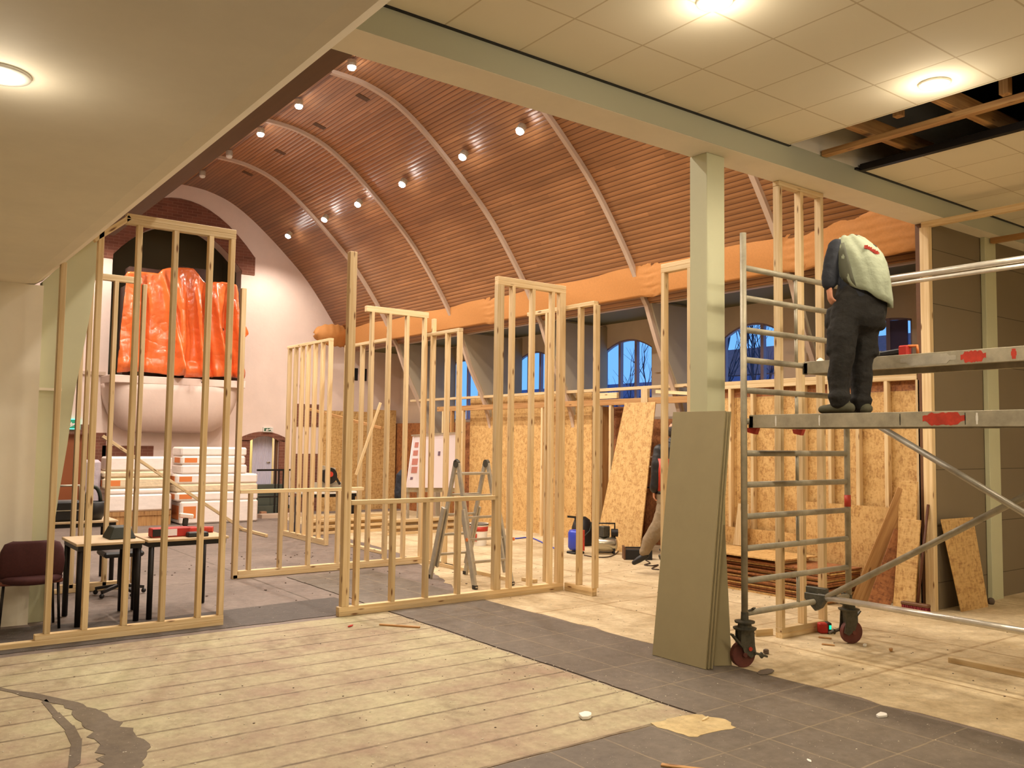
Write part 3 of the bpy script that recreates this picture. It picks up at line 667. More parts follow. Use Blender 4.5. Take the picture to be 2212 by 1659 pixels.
# second frame, further back
Y1 = 10.5
t = thing('stud_frame', 'second pine stud frame behind the front one, with lone post at its left', 'stud frame', (5.0, Y1+SD/2, 0), GF)
plate(t, 'X', 3.72, 6.39, Y1, 0.003, name='bottom_plate'); plate(t, 'X', 3.78, 6.39, Y1, 0.048, name='bottom_plate')
stud(t, 'X', 3.745, Y1, 0.0, 3.53, w=0.06, name='post')
plate(t, 'X', 3.78, 5.44, Y1, 1.02, name='rail')
for px in (545, 611, 672, 735): stud(t, 'X', X_at(px, 1150, Y1)-SW/2, Y1, zb, 1.02)
for px in (809, 846.5, 885, 922.5, 943): stud(t, 'X', X_at(px, 720, Y1)-SW/2, Y1, zb, 3.41)
plate(t, 'X', 5.42, 6.39, Y1, 3.41, h=0.08)

# frames of the far rooms
def yframe(label, X, rights, ya, yb, zt, zplates=1, pyy=900, line=None):
    ya = Y_at(rights[-1], pyy, X)-0.003; yb = max(yb, Y_at(rights[0], pyy, X)+SW)
    t = thing('stud_frame', label, 'stud frame', (X+SD/2, (ya+yb)/2, 0), GF)
    for k in range(zplates): plate(t, 'Y', ya, yb, X, 0.003+PL*k, name='bottom_plate')
    for px in rights: stud(t, 'Y', Y_at(px, pyy, X)+SW/2, X, 0.003+PL*zplates, zt-PL)
    plate(t, 'Y', ya, yb, X, zt-PL)
    return t
yframe('narrow pine stud frame behind the folding ladder, its top sloping up to the right', 6.40, (912, 930, 962, 988), 9.42, 10.48, 3.20)
D2 = yframe('short pine stud frame between the tall single post and the frame behind the ladder', 6.33, (743, 777, 797, 833), 11.93, 12.95, 3.22)
D1 = yframe('farthest pine stud frame with seven close-set studs, right of the arched door', 6.06, (619.5, 633, 647, 660, 675, 691, 708), 13.33, 14.75, 3.32, 2)
# sill lying between the ladder and the near corner
t = thing('floor_batten', 'long pine sill lying on the floor behind the ladder', 'batten', (6.45, 9.4, 0))
plate(t, 'Y', 8.6, 10.4, 6.42, 0.003, name='sill')

# left frame, its top cut to the sloping ceiling
YL = 8.0
t = thing('stud_frame', 'large pine stud frame at the left, in front of the orange tarpaulin and the tables', 'stud frame', (2.0, YL+SD/2, 0), GF)
plate(t, 'X', 0.2, 2.76, YL, 0.003, name='bottom_plate'); plate(t, 'X', 1.24, 2.76, YL, 0.048, name='bottom_plate')
XL = [X_at(px, 1340, YL)-SW/2 for px in (109.6, 190, 275, 356, 434)]+[2.735]
for i, x in enumerate(XL):
    zt = 3.135 if i == 0 else (3.46 if i == 1 else 3.54)
    stud(t, 'X', x, YL, zb, zt)
plate(t, 'X', 1.80, 2.76, YL, 3.54); plate(t, 'X', 1.80, 2.76, YL, 3.585)
board('sloped_plate', (1.55, YL+SD/2, 3.36), (1.83, YL+SD/2, 3.60), PL, SD, t, wdir=(0.65, 0, 0.75))

# frame behind it
t = thing('stud_frame', 'pine stud frame behind the left tables, seen through the large left frame', 'stud frame', (2.1, Y1+SD/2, 0), GF)
plate(t, 'X', 1.55, 2.55, Y1, 0.003, name='bottom_plate'); plate(t, 'X', 1.84, 2.55, Y1, 0.048, name='bottom_plate')
for px, z in ((170, 3.2), (187, 3.35), (241, 3.44), (303, 3.44)): stud(t, 'X', X_at(px, 1000, Y1)-SW/2, Y1, 0.05, z)
plate(t, 'X', 1.95, 2.55, Y1, 3.44, h=0.07, name='header')

# half-hidden frame left of the column
t = thing('stud_frame', 'narrow pine stud frame immediately left of the painted column', 'stud frame', (6.6, 6.0, 0), GF)
xs = 6.55
plate(t, 'Y', 5.82, 6.22, xs, 0.003, name='bottom_plate')
stud(t, 'Y', 6.197, xs, 0.048, 3.44); stud(t, 'Y', 5.845, xs, 0.048, 3.44)
plate(t, 'Y', 5.80, 6.22, xs, 3.44); plate(t, 'Y', 5.80, 6.22, xs, 3.485)

# three-stud frame reaching the beam by the scaffold
YT = 4.80
t = thing('stud_frame', 'slim three-stud pine frame from floor to beam, behind the scaffold end', 'stud frame', (6.9, YT+SD/2, 0), GF)
XT = [X_at(px, 1100, YT)-SW/2 for px in (1706, 1750, 1793)]
XT = [6.61, 6.93, 7.245]
plate(t, 'X', 6.585, 7.27, YT, 0.003, name='bottom_plate'); plate(t, 'X', 6.585, 7.27, YT, 0.048, name='bottom_plate')
for x in XT: stud(t, 'X', x, YT, zb, SZ-0.047)
plate(t, 'X', 6.585, 7.27, YT, SZ-0.046)
tb = board('offcut_block', (6.46, 5.0, 0.032), (6.64, 4.95, 0.032), 0.045, 0.06, None, PINE, wdir=(0, 1, 0))
tb.location.z += 0.0
tag(tb, 'short pine block behind the foot of the slim three-stud frame', 'wood block')

# right-hand wall: studs on osb sheathing
XR = 9.06
t = thing('stud_wall', 'pine stud wall sheathed in orange strand board, right of the column and behind the scaffold', 'stud wall', (XR, 6.4, 0))
plate(t, 'Y', 4.88, 8.0, XR, 2.46); plate(t, 'Y', 4.88, 8.0, XR, 2.41, h=0.05); plate(t, 'Y', 4.88, 8.0, XR, 0.003, name='bottom_plate')
for px in (1979, 1910, 1848, 1788, 1731, 1676, 1621, 1573): 
    y = Y_at(px, 950, XR)
    stud(t, 'Y', y-SW/2, XR, 0.048, 2.41)
for k, (ya, yb) in enumerate(((4.88, 6.10), (6.105, 7.33), (7.335, 8.0))):
    MB().box(XR+SD, ya, 0.0, XR+SD+0.014, yb, 2.30).build('sheathing_panel', OSB, t)
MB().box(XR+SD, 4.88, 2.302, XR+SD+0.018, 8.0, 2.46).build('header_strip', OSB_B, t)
o = MB().box(XR-0.018, 4.98, 0.03, XR-0.004, 6.30, 1.03).build('strand_board', OSB); tag(o, 'low strand board fixed across the studs of the right wall, higher of the two', 'board')
o = MB().box(XR-0.018, 6.305, 0.03, XR-0.004, 7.70, 0.64).build('strand_board', OSB); tag(o, 'low strand board fixed across the studs behind the board stack, lower of the two', 'board')

# corner post and battens under the ceiling
t = thing('corner_post', 'tall pine post where the strand-board wall meets the dark grey wall', 'post', (9.05, 4.80, 0))
board('post', (9.04, 4.745, 0.0), (9.04, 4.745, SZ-0.06), 0.10, 0.07, t, wdir=(0, 1, 0))
o = board('ceiling_batten', (9.05, 4.78, SZ-0.03), (9.05, -1.0, SZ-0.03), 0.07, 0.06, None, PINE, wdir=(1, 0, 0)); tag(o, 'long pine batten under the ceiling starting at the tall corner post', 'batten')
o = board('ceiling_batten', (10.33, 4.65, SZ-0.03), (10.33, -1.0, SZ-0.03), 0.07, 0.06, None, PINE_D, wdir=(1, 0, 0)); tag(o, 'dim pine batten under the ceiling beyond the first one, over the far column', 'batten')

# joists, batten and rail in the ceiling opening
GJ = 'joists inside the ceiling opening'
for k, y in enumerate((4.10, 3.36, 2.62, 1.9)):
    o = board('ceiling_joist', (6.2, y, CZ+0.16), (7.9, y-0.02, CZ+0.16), 0.14, 0.07, None, PINE_D, wdir=(0, 0, 1))
    tag(o, ('joist above the ceiling opening, nearest the beam', 'joist above the ceiling opening, second from the beam', 'joist above the ceiling opening, third from the beam', 'joist above the ceiling opening, farthest from the beam')[k], 'joist', GJ)
    h = board('hanger', (7.0+0.1*k, y, CZ+0.2), (7.0+0.1*k, y, CZ+0.95), 0.05, 0.06, o, PINE_D) if False else None
for k, (x, y) in enumerate(((6.75, 3.75), (6.95, 3.0), (7.2, 2.3))):
    o = board('timber_hanger', (x, y, CZ+0.12), (x, y, CZ+1.05), 0.07, 0.07, None, PINE_D, wdir=(1, 0, 0))
    tag(o, ('upright timber in the ceiling void nearest the beam', 'upright timber in the middle of the ceiling void', 'upright timber in the ceiling void nearest the room light')[k], 'timber', 'upright timbers in the ceiling void')
o = board('ceiling_batten', (6.86, 4.52, CZ+0.03), (6.86, 0.7, CZ+0.03), 0.075, 0.05, None, PINE_D, wdir=(1, 0, 0)); tag(o, 'lone batten crossing the ceiling opening lengthwise', 'batten')
o = MB().tube([(6.6, 2.9, CZ+0.55), (7.4, 3.1, CZ+0.62)], 0.012).build('conduit_pipe', RIBM); tag(o, 'thin pale pipe inside the ceiling opening', 'pipe')

# left part of the boarded wall
XO = 10.2
GO = 'strand boards lining the long window wall'
for k, (ya, yb) in enumerate(((13.80, 15.05), (12.55, 13.795), (11.30, 12.545))):
    o = MB().box(XO, ya, 0.0, XO+0.015, yb, 2.56+0.02*(k == 2)).build('strand_board', OSB)
    tag(o, ('upright strand board on the window wall, farthest of the bright three', 'upright strand board on the window wall, middle of the bright three', 'upright strand board on the window wall, nearest of the bright three')[k], 'board', GO)
o = MB().box(8.75, YB-0.16, 0.0, 9.95, YB-0.145, 2.36).build('strand_board', OSB); tag(o, 'strand board against the white end wall, behind the close-set studs', 'board')
o = MB().box(9.96, YB-0.16, 0.0, 10.75, YB-0.145, 2.42).build('strand_board', OSB); tag(o, 'strand board in the far right corner of the hall', 'board')
t = thing('stud_wall', 'pine stud wall with a wide doorway in front of the arched windows', 'stud wall', (10.02, 12, 0))
board('top_plate', (10.05, 8.6, 2.575), (10.05, 17.2, 2.575), 0.05, 0.08, t, wdir=(0, 0, 1))
board('header', (10.0, 8.6, 2.36), (10.0, 16.0, 2.36), 0.10, 0.045, t, PINE_D, wdir=(0, 0, 1))
for px, m_ in ((1172, PINE), (1191, PINE), (1296, PINE), (1320, PINE), (1000, PINE), (975, PINE_D), (957, PINE)):
    y = Y_at(px, 1000, 10.0); board('stud', (10.0, y, 0), (10.0, y, 2.31), 0.05, 0.07, t, m_, wdir=(0, 1, 0))
for px in (1395,):
    y = Y_at(px, 846, 10.0); board('cripple_stud', (9.99, y, 2.30), (9.99, y, 2.55), 0.14, 0.06, t, PINE, wdir=(0, 1, 0))
board('packing_board', (10.0, 10.95, 2.47), (10.0, 10.45, 2.47), 0.10, 0.05, t, PINE, wdir=(0, 0, 1))
board('packing_board', (10.02, 9.6, 2.50), (10.0, 8.7, 2.43), 0.05, 0.05, t, PINE, wdir=(0, 0, 1))
MB().box(10.05, 10.88, 0, 10.30, 10.90, 2.30).build('side_panel', PINE_D, t)
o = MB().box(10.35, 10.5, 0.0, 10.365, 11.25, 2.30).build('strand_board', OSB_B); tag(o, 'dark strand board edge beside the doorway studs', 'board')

# sheet leaning in the doorway
def leaning(name, label, b0, b1, t1, t0, th, m, cat='board', nrm=None, group=None):
    b0, b1, t1, t0 = map(Vector, (b0, b1, t1, t0)); n = (b1-b0).cross(t0-b0).normalized()
    o = MB().prism([b0, b1, t1, t0], n*th).build(name, m, bevel=0.0015); return tag(o, label, cat, group)
leaning('strand_board', 'bright strand board leaning in the doorway beside the person in black and red', (9.62, 10.55, 0), (9.62, 9.55, 0), (9.93, 9.52, 2.33), (9.93, 10.20, 2.33), 0.018, OSB)
# loose timber slanting over the tall studs
t_ = board('loose_lath', on(1, 10.485, 769, 1026), on(1, 10.485, 822, 870), 0.035, 0.02, None, PINE, wdir=(1, 0, 0)); tag(t_, 'thin bright lath leaning diagonally against the tall studs', 'lath')
o = board('loose_lath', on(0, 6.9, 669, 884), on(0, 7.6, 824, 925), 0.05, 0.04, None, PINE_D, wdir=(0, 0, 1)); tag(o, 'slanting brown lath behind the close-set studs', 'lath')
o = board('long_batten', on(1, 15.5, 222, 942), fl(527, 1147)+Vector((0, 0, 0.02)), 0.05, 0.04, None, PINE, wdir=(0, 0, 1)); tag(o, 'long batten leaning diagonally in front of the insulation stacks', 'batten')
o = board('long_batten', fl(505, 1142)+Vector((0, 0, 0.03)), fl(576, 1161)+Vector((0, 0, 0.03)), 0.05, 0.045, None, PINE, wdir=(0, 0, 1)); tag(o, 'short batten lying on the floor at the foot of the diagonal one', 'batten')

# ------------------------------------------------------------------ plasterboards against the column
def lean_board(name, label, y0, y1, xb, xt, z, th, group=None):
    mb = MB(); b0, b1, t1, t0 = Vector((xb, y0, 0.009)), Vector((xb, y1, 0.009)), Vector((xt, y1, z)), Vector((xt, y0, z))
    n = (b1-b0).cross(t0-b0).normalized()
    if n.x > 0: n = -n
    mb.prism([b0, b1, t1, t0], n*th); return tag(mb.build(name, PBOARD, bevel=0.001), label, 'plasterboard', group)
GPB = 'plasterboards leaning on the painted column'
lean_board('plasterboard', 'tall grey-green plasterboard leaning on the column, front of its stack', 4.465, 5.01, 5.20, 5.438, 1.955, 0.014, GPB)
lean_board('plasterboard', 'tall grey-green plasterboard leaning on the column, second in its stack', 4.455, 5.00, 5.225, 5.457, 1.95, 0.014, GPB)
lean_board('plasterboard', 'tall grey-green plasterboard leaning on the column, hindmost of its stack', 4.445, 4.99, 5.25, 5.475, 1.95, 0.014, GPB)
o = MB().prism([(5.33, 4.50, 0.01), (5.45, 4.43, 0.01), (5.52, 4.55, 1.06), (5.40, 4.62, 1.06)], (0.012, 0.02, 0)).build('plasterboard', PBOARD)
tag(o, 'short narrow plasterboard strip beside the scaffold wheel', 'plasterboard')

# ------------------------------------------------------------------ rolling scaffold
SY, SX0, SX1, ZPL = 4.37, 5.53, 6.93, 1.926
sc = thing('rolling_scaffold', 'aluminium rolling scaffold with two platforms beside the painted column', 'scaffold', (6.2, 3.1, 0))
RZ = [0.404, 0.649, 0.896, 1.14, 1.385, 1.628, 1.876, 2.118, 2.357, 2.593, 2.846, 3.085]
for y in (SY, SY-2.55):
    for x in (SX0, SX1):
        MB().tube([(x, y, 0.30), (x, y, 3.36)], 0.0255, 14).build('upright', ALU_W, sc, smooth=True)
    for z in RZ:
        MB().tube([(SX0+0.02, y, z), (SX1-0.02, y, z)], 0.0235, 12).build('rung', ALU_W, sc, smooth=True)
    for k, (a, b) in enumerate(zip(RZ, RZ[1:])):
        if k % 2 == 0 or k > 8: MB().tube([(6.21, y, a), (6.21, y, b)], 0.014, 10).build('strut', ALU_W, sc, smooth=True)
    MB().tube([(SX1, y, 1.17), (SX1, y, 1.27)], 0.0275, 14).build('red_band', REDP, sc, smooth=True)
def caster(x, y, ang, flip=1):
    c = Vector((x, y, 0)); q = Matrix.Rotation(ang, 3, 'Z'); R = lambda v: c+q @ Vector(v)
    b = MB()
    b.lathe((x, y, 0.285), [(0.001, 0), (0.085, 0.0), (0.09, 0.012), (0.055, 0.02), (0.05, 0.045), (0.075, 0.05), (0.078, 0.062), (0.03, 0.07), (0.028, 0.13), (0.001, 0.13)], 18)
    body = b.build('swivel_housing', STEELD, sc, smooth=False)
    f2 = MB()
    for s in (-1, 1):
        f2.prism([R((-0.055, 0.036*s, 0.29)), R((0.055, 0.036*s, 0.29)), R((0.062, 0.036*s, 0.17)), R((0.075, 0.036*s, 0.10)), R((0.03, 0.036*s, 0.075)), R((-0.03, 0.036*s, 0.12)), R((-0.058, 0.036*s, 0.19))], q @ Vector((0, 0.008*s, 0)))
    f2.box(-0.05, -0.03, 0.27, 0.05, 0.03, 0.29); 
    for i in range(len(f2.v)-8, len(f2.v)): f2.v[i] = R(f2.v[i])
    f2.prism([R((-0.035, -0.03, 0.14)), R((0.035, -0.03, 0.14)), R((0.05, -0.03, 0.30)), R((-0.05, -0.03, 0.30))], q @ Vector((0, 0.06, 0)))
    f2.build('fork', STEELD, body)
    w = MB(); w.cyl(R((-0.02, -0.024, 0.10)), R((-0.02, 0.024, 0.10)), 0.098, 28); w.cyl(R((-0.02, -0.046, 0.10)), R((-0.02, 0.046, 0.10)), 0.02, 10)
    w.build('wheel', RUBBER, body, bevel=0.004)
    MB().beam(R((-0.05, -0.05, 0.16)), R((-0.145, -0.055, 0.265)), 0.04, 0.012).build('brake_lever', STEELD, body)
    MB().beam(R((0.05, -0.05, 0.115)), R((0.155, -0.055, 0.085)), 0.035, 0.015).beam(R((0.10, -0.055, 0.11)), R((0.12, -0.055, 0.08)), 0.02, 0.03).build('release_lever', STEELD, body)
    MB().cyl(R((0.02, -0.047, 0.145)), R((0.02, -0.052, 0.145)), 0.016, 14).build('red_dot', REDP, body)
    MB().tube([R((0.02, 0, 0.42)), R((0.075, -0.01, 0.435))], 0.008, 8).beam(R((0.06, -0.04, 0.45)), R((0.075, 0.03, 0.42)), 0.02, 0.01).build('clamp_screw', STEELD, body)
caster(SX0, SY, -0.35); caster(SX1, SY, 2.75); caster(SX0, SY-2.55, 0.3); caster(SX1, SY-2.55, 2.2)
def platform(x0, x1, y0, y1, ztop, marks):
    h = 0.10
    m = MB()
    m.box(x0, y0, ztop-h, x0+0.035, y1, ztop); m.box(x1-0.035, y0, ztop-h, x1, y1, ztop); m.box(x0, y0, ztop-h, x1, y0+0.035, ztop-0.01); m.box(x0, y1-0.035, ztop-h, x1, y1, ztop-0.01)
    p = m.build('platform_frame', ALU_W, sc, bevel=0.002)
    MB().box(x0+0.035, y0+0.035, ztop-0.024, x1-0.035, y1-0.035, ztop-0.004).build('plywood_deck', mat('brown_deck', (96, 74, 52), 0.7), p)
    for x in (x0+0.06, x1-0.06):
        for s, yy in ((1, y1), (-1, y0)):
            MB().beam((x, yy-0.02*s, ztop-0.03), (x, yy+0.03*s, ztop-0.03), 0.05, 0.05).beam((x, yy+0.03*s, ztop-0.05), (x, yy+0.03*s, ztop-0.10), 0.05, 0.012, up=(0, 1, 0)).build('hook', STEELD, p)
    for ya, yb, col, sz in marks:
        rg = random.Random(int(ya*100)); pts = []
        n = 18
        top = [(ya+(yb-ya)*k/n, ztop-h*(0.22-0.10*rg.random()*sz-(0.06 if 2 < k < n-2 else -0.12))) for k in range(n+1)]
        bot = [(ya+(yb-ya)*k/n, ztop-h*(0.78+0.10*rg.random()*sz+(0.06 if 2 < k < n-2 else -0.18))) for k in range(n+1)]
        MB().prism([(x0, y, z) for y, z in top]+[(x0, y, z) for y, z in reversed(bot)], (-0.0012, 0, 0)).build('paint_mark', col, p)
    return p
ya = lambda px, X: Y_at(px, 910, X)
platform(SX0+0.03, 6.14, SY-2.52, SY-0.03, ZPL, [(ya(2080, SX0), ya(1988, SX0), REDP, 1.0), (ya(2108, SX0), ya(2103, SX0), WHITE, 0.3), (ya(1672, SX0), ya(1669, SX0), WHITE, 0.8), (ya(1766, SX0), ya(1763, SX0), WHITE, 0.5), (ya(1940, SX0), ya(1938, SX0), BLACK, 0.5), (ya(2081, SX0), ya(2079, SX0), BLACK, 0.5)])
platform(6.27, 6.86, SY-2.52, SY-0.03, 2.385, [(Y_at(2130, 770, 6.27), Y_at(2075, 770, 6.27), REDP, 1.0), (Y_at(2196, 765, 6.27), Y_at(2184, 765, 6.27), REDP, 0.2), (Y_at(2065, 770, 6.27), Y_at(1945, 770, 6.27), ALU, 0.6)])
for x in (SX0+0.09, 6.21):
    MB().prism([(x-0.02, SY-0.07, ZPL-0.10), (x-0.02, SY+0.03, ZPL-0.10), (x-0.02, SY+0.02, ZPL-0.135), (x-0.02, SY-0.05, ZPL-0.15)], (0.04, 0, 0)).build('red_latch', REDP, sc)
# rails and braces
XBr = 6.45
MB().tube([(SX1-0.04, SY, 3.10), (SX1-0.04, SY-2.55, 3.10)], 0.027, 12).tube([(SX1-0.04, SY, 3.05), (SX1-0.04, SY-2.55, 3.05)], 0.018, 12).build('guard_rail', ALU_R, sc, smooth=True)
MB().tube([(XBr, SY-0.03, 0.45), (XBr, SY-2.55, 0.45)], 0.0255, 12).build('base_rail', ALU_R, sc, smooth=True)
pA = on(0, XBr, 1770, 1298); pB = on(0, XBr, 2175, 1092); dB = (pB-pA).normalized()
MB().tube([pA, pA+dB*2.7], 0.0245, 12).build('diagonal_brace', ALU_W, sc, smooth=True)
pC = on(0, XBr-0.06, 1893, 917); pD = on(0, XBr-0.06, 2177, 1087); dD = (pD-pC).normalized()
MB().tube([pC-dD*0.15, pC+dD*2.6], 0.0245, 12).build('diagonal_brace', ALU, sc, smooth=True)
for (x, z) in ((XBr, 0.42), (XBr+0.02, 0.47)):
    MB().prism([(x-0.03, SY-0.10, z+0.05), (x-0.03, SY+0.09, z+0.05), (x-0.03, SY+0.09, z), (x-0.03, SY-0.01, z-0.09), (x-0.03, SY-0.06, z-0.06), (x-0.03, SY-0.10, z)], (0.05, 0, 0)).build('brace_clamp', STEELD, sc, bevel=0.004)

# ------------------------------------------------------------------ people
def swept(path, radii, seg=14, flat=None):
    """closed limb; radii list of (rx, ry) or r; ry along `flat` direction"""
    m = MB(); pts = [Vector(p) for p in path]; rings = []
    fl0 = Vector(flat) if flat else None; ref = None
    for i, p in enumerate(pts):
        a = (pts[min(i+1, len(pts)-1)]-pts[max(i-1, 0)]).normalized()
        if fl0 is not None: y = (fl0-a*fl0.dot(a)).normalized()
        else:
            if ref is None: ref = a.cross(Vector((0.3, 0.9, 0.1)))
            y = (ref-a*ref.dot(a)).normalized(); ref = y
        x = y.cross(a).normalized()
        r = radii[i]; rx, ry = r if isinstance(r, tuple) else (r, r)
        rings.append([p+x*rx*math.cos(2*math.pi*k/seg)+y*ry*math.sin(2*math.pi*k/seg) for k in range(seg)])
    # rounded ends
    def capring(c, ring, a, k): return [c+(v-c)*k+a for v in ring]
    a0 = (pts[0]-pts[1]).normalized(); a1 = (pts[-1]-pts[-2]).normalized()
    r0 = min(radii[0]) if isinstance(radii[0], tuple) else radii[0]; r1 = min(radii[-1]) if isinstance(radii[-1], tuple) else radii[-1]
    rings = [capring(pts[0], rings[0], a0*r0*0.85, 0.35), capring(pts[0], rings[0], a0*r0*0.5, 0.8)]+rings+[capring(pts[-1], rings[-1], a1*r1*0.5, 0.8), capring(pts[-1], rings[-1], a1*r1*0.85, 0.35)]
    m.loft(rings); return m
def merged(parts, name, m, parent, voxel=0.012, smooth_it=6, disp=None):
    mb = MB()
    for p in parts: mb.add(p.v, p.f)
    o = mb.build(name, m, parent, smooth=True)
    r = o.modifiers.new('union', 'REMESH'); r.mode = 'VOXEL'; r.voxel_size = voxel; r.use_smooth_shade = True
    s = o.modifiers.new('smooth', 'SMOOTH'); s.iterations = smooth_it; s.factor = 0.5
    if disp:
        tx = bpy.data.textures.new(name+'_folds', 'CLOUDS'); tx.noise_scale = disp[0]
        d = o.modifiers.new('folds', 'DISPLACE'); d.texture = tx; d.strength = disp[1]; d.mid_level = 0.5; d.texture_coords = 'LOCAL'
    return o
def grow(parts_args, k): return [swept(p, [((r[0]+k, r[1]+k) if isinstance(r, tuple) else r+k) for r in rr], flat=f_) for p, rr, f_ in parts_args]
def hand(P, wrist, dirv, palm_n, s=1.0, curl=0.5):
    """palm with five separate bent fingers; returns list of MBs"""
    out = []; w = P(wrist) if callable(P) else Vector(wrist); d = Vector(dirv).normalized(); n = Vector(palm_n); n = (n-d*n.dot(d)).normalized(); sd = d.cross(n).normalized()
    out.append(swept([w, w+d*0.05*s, w+d*0.088*s], [(0.030*s, 0.017*s), (0.040*s, 0.016*s), (0.040*s, 0.013*s)], flat=n))
    for k, (off_, ln) in enumerate(((-0.030, 0.072), (-0.010, 0.082), (0.011, 0.077), (0.031, 0.060))):
        b = w+d*0.085*s+sd*off_*s; a1 = curl*(0.55+0.06*k); a2 = a1+curl*0.9; a3 = a2+curl*0.6
        p1 = b+(d*math.cos(a1)+n*math.sin(a1))*ln*0.45*s; p2 = p1+(d*math.cos(a2)+n*math.sin(a2))*ln*0.33*s; p3 = p2+(d*math.cos(a3)+n*math.sin(a3))*ln*0.22*s
        out.append(swept([b, p1, p2, p3], [0.0098*s, 0.009*s, 0.0085*s, 0.0075*s], seg=10))
    b = w+d*0.025*s-sd*0.034*s; p1 = b+(d*0.6-sd*0.6+n*0.3).normalized()*0.035*s; p2 = p1+(d*0.85-sd*0.1+n*0.45).normalized()*0.03*s
    out.append(swept([b, p1, p2], [0.0125*s, 0.0105*s, 0.009*s], seg=10))
    return out
def head_parts(c, up, fw, s=1.0):
    c = Vector(c); up = Vector(up).normalized(); fw = Vector(fw); fw = (fw-up*fw.dot(up)).normalized(); sd = fw.cross(up)
    ps = [swept([c-up*0.085*s+fw*0.02*s, c-up*0.03*s+fw*0.01*s, c+up*0.04*s, c+up*0.085*s], [(0.052*s, 0.06*s), (0.068*s, 0.085*s), (0.076*s, 0.095*s), (0.06*s, 0.075*s)], flat=fw)]
    ps.append(swept([c+fw*0.085*s+up*0.01*s, c+fw*0.112*s-up*0.022*s, c+fw*0.10*s-up*0.03*s], [0.010*s, 0.014*s, 0.012*s]))      # nose
    ps.append(swept([c+fw*0.082*s-up*0.055*s-sd*0.02*s, c+fw*0.092*s-up*0.055*s, c+fw*0.082*s-up*0.055*s+sd*0.02*s], [0.007*s, 0.009*s, 0.007*s]))  # lips
    for q in (-1, 1):
        ps.append(swept([c+sd*q*0.078*s-up*0.025*s, c+sd*q*0.084*s+up*0.02*s], [(0.008*s, 0.014*s), (0.010*s, 0.018*s)], flat=fw))   # ears
    return ps
def eyes(c, up, fw, parent, s=1.0):
    c = Vector(c); up = Vector(up).normalized(); fw = Vector(fw); fw = (fw-up*fw.dot(up)).normalized(); sd = fw.cross(up)
    m = MB()
    for q in (-1, 1): m.sphere(c+fw*0.083*s+sd*q*0.03*s+up*0.008*s, 0.011*s, 8)
    m.build('eyes', WHITE, parent, smooth=True)

# --- worker on the scaffold: back turned, head bent forward out of sight
YP = 3.62; XP = 5.78
Rr = Vector((0.530, -0.848, 0)); Dd = Vector((0.848, 0.530, 0)); C0 = Vector((XP, YP, ZPL))
P0 = proj(C0); SCL = (proj(C0+Vector((0, 0, 1)))[1]-P0[1])*-1
def W1(px, py, b=0.0):
    """image-aligned metres about the worker's feet: px to the right, b away from the camera"""
    k = 1+b/6.6; a = (px-P0[0])/SCL*k; z = (P0[1]-py)/SCL*k
    return C0+Rr*a+Dd*b+Vector((0, 0, z+(0.0)))
wk = thing('person', 'person in pale green vest and black trousers standing on the scaffold, head bowed', 'person', C0)
DN = tuple(Dd)
legL = ([W1(1816, 862, -0.07), W1(1814, 820, -0.06), W1(1820, 780, -0.08), W1(1822, 735, -0.07), W1(1830, 690, -0.05), W1(1838, 650, -0.02)], [(0.056, 0.058), (0.068, 0.07), (0.074, 0.075), (0.090, 0.092), (0.100, 0.102), (0.10, 0.11)], DN)
legR = ([W1(1857, 868, 0.10), W1(1858, 825, 0.10), W1(1860, 785, 0.08), W1(1864, 740, 0.07), W1(1868, 695, 0.06), W1(1870, 655, 0.03)], [(0.056, 0.06), (0.068, 0.07), (0.074, 0.075), (0.088, 0.09), (0.098, 0.10), (0.10, 0.11)], DN)
hips = ([W1(1858, 690, 0.0), W1(1858, 660, 0.0), W1(1862, 630, 0.0)], [(0.165, 0.12), (0.168, 0.125), (0.155, 0.115)], DN)
torso = ([W1(1860, 650, 0.0), W1(1864, 615, 0.0), W1(1860, 580, 0.02), W1(1853, 550, 0.06), W1(1846, 532, 0.10)], [(0.155, 0.115), (0.158, 0.12), (0.160, 0.125), (0.138, 0.11), (0.085, 0.085)], DN)
armL = ([W1(1815, 532, 0.02), W1(1806, 562, -0.03), W1(1799, 592, -0.05), W1(1797, 612, -0.06)], [0.060, 0.052, 0.046, 0.042], None)
armR = ([W1(1882, 560, 0.10), W1(1898, 578, 0.16), W1(1902, 610, 0.22), W1(1880, 640, 0.30)], [0.058, 0.052, 0.046, 0.036], None)
neck = ([W1(1842, 528, 0.10), W1(1834, 535, 0.18)], [0.058, 0.056], None)
HC = W1(1824, 556, 0.27); HUP = (Vector(W1(1824, 556, 0.27))-W1(1842, 528, 0.10)).normalized(); HFW = Vector((0, 0, -1))-Dd*0.2-Rr*0.3
hd = hand(None, W1(1797, 617, -0.06), Vector(W1(1799, 650, -0.07))-W1(1797, 617, -0.06), Rr*0.8+Dd*0.3, 1.05, 0.75)
hr = hand(None, W1(1878, 642, 0.31), Vector((-0.2, 0.4, -0.8)), -Rr, 1.0, 0.6)
body_args = [legL, legR, hips, torso, armL, armR, neck]
bparts = grow(body_args, -0.004)+hd+hr+head_parts(HC, HUP, HFW)
merged(bparts, 'body', SKIN, wk, 0.008, 3)
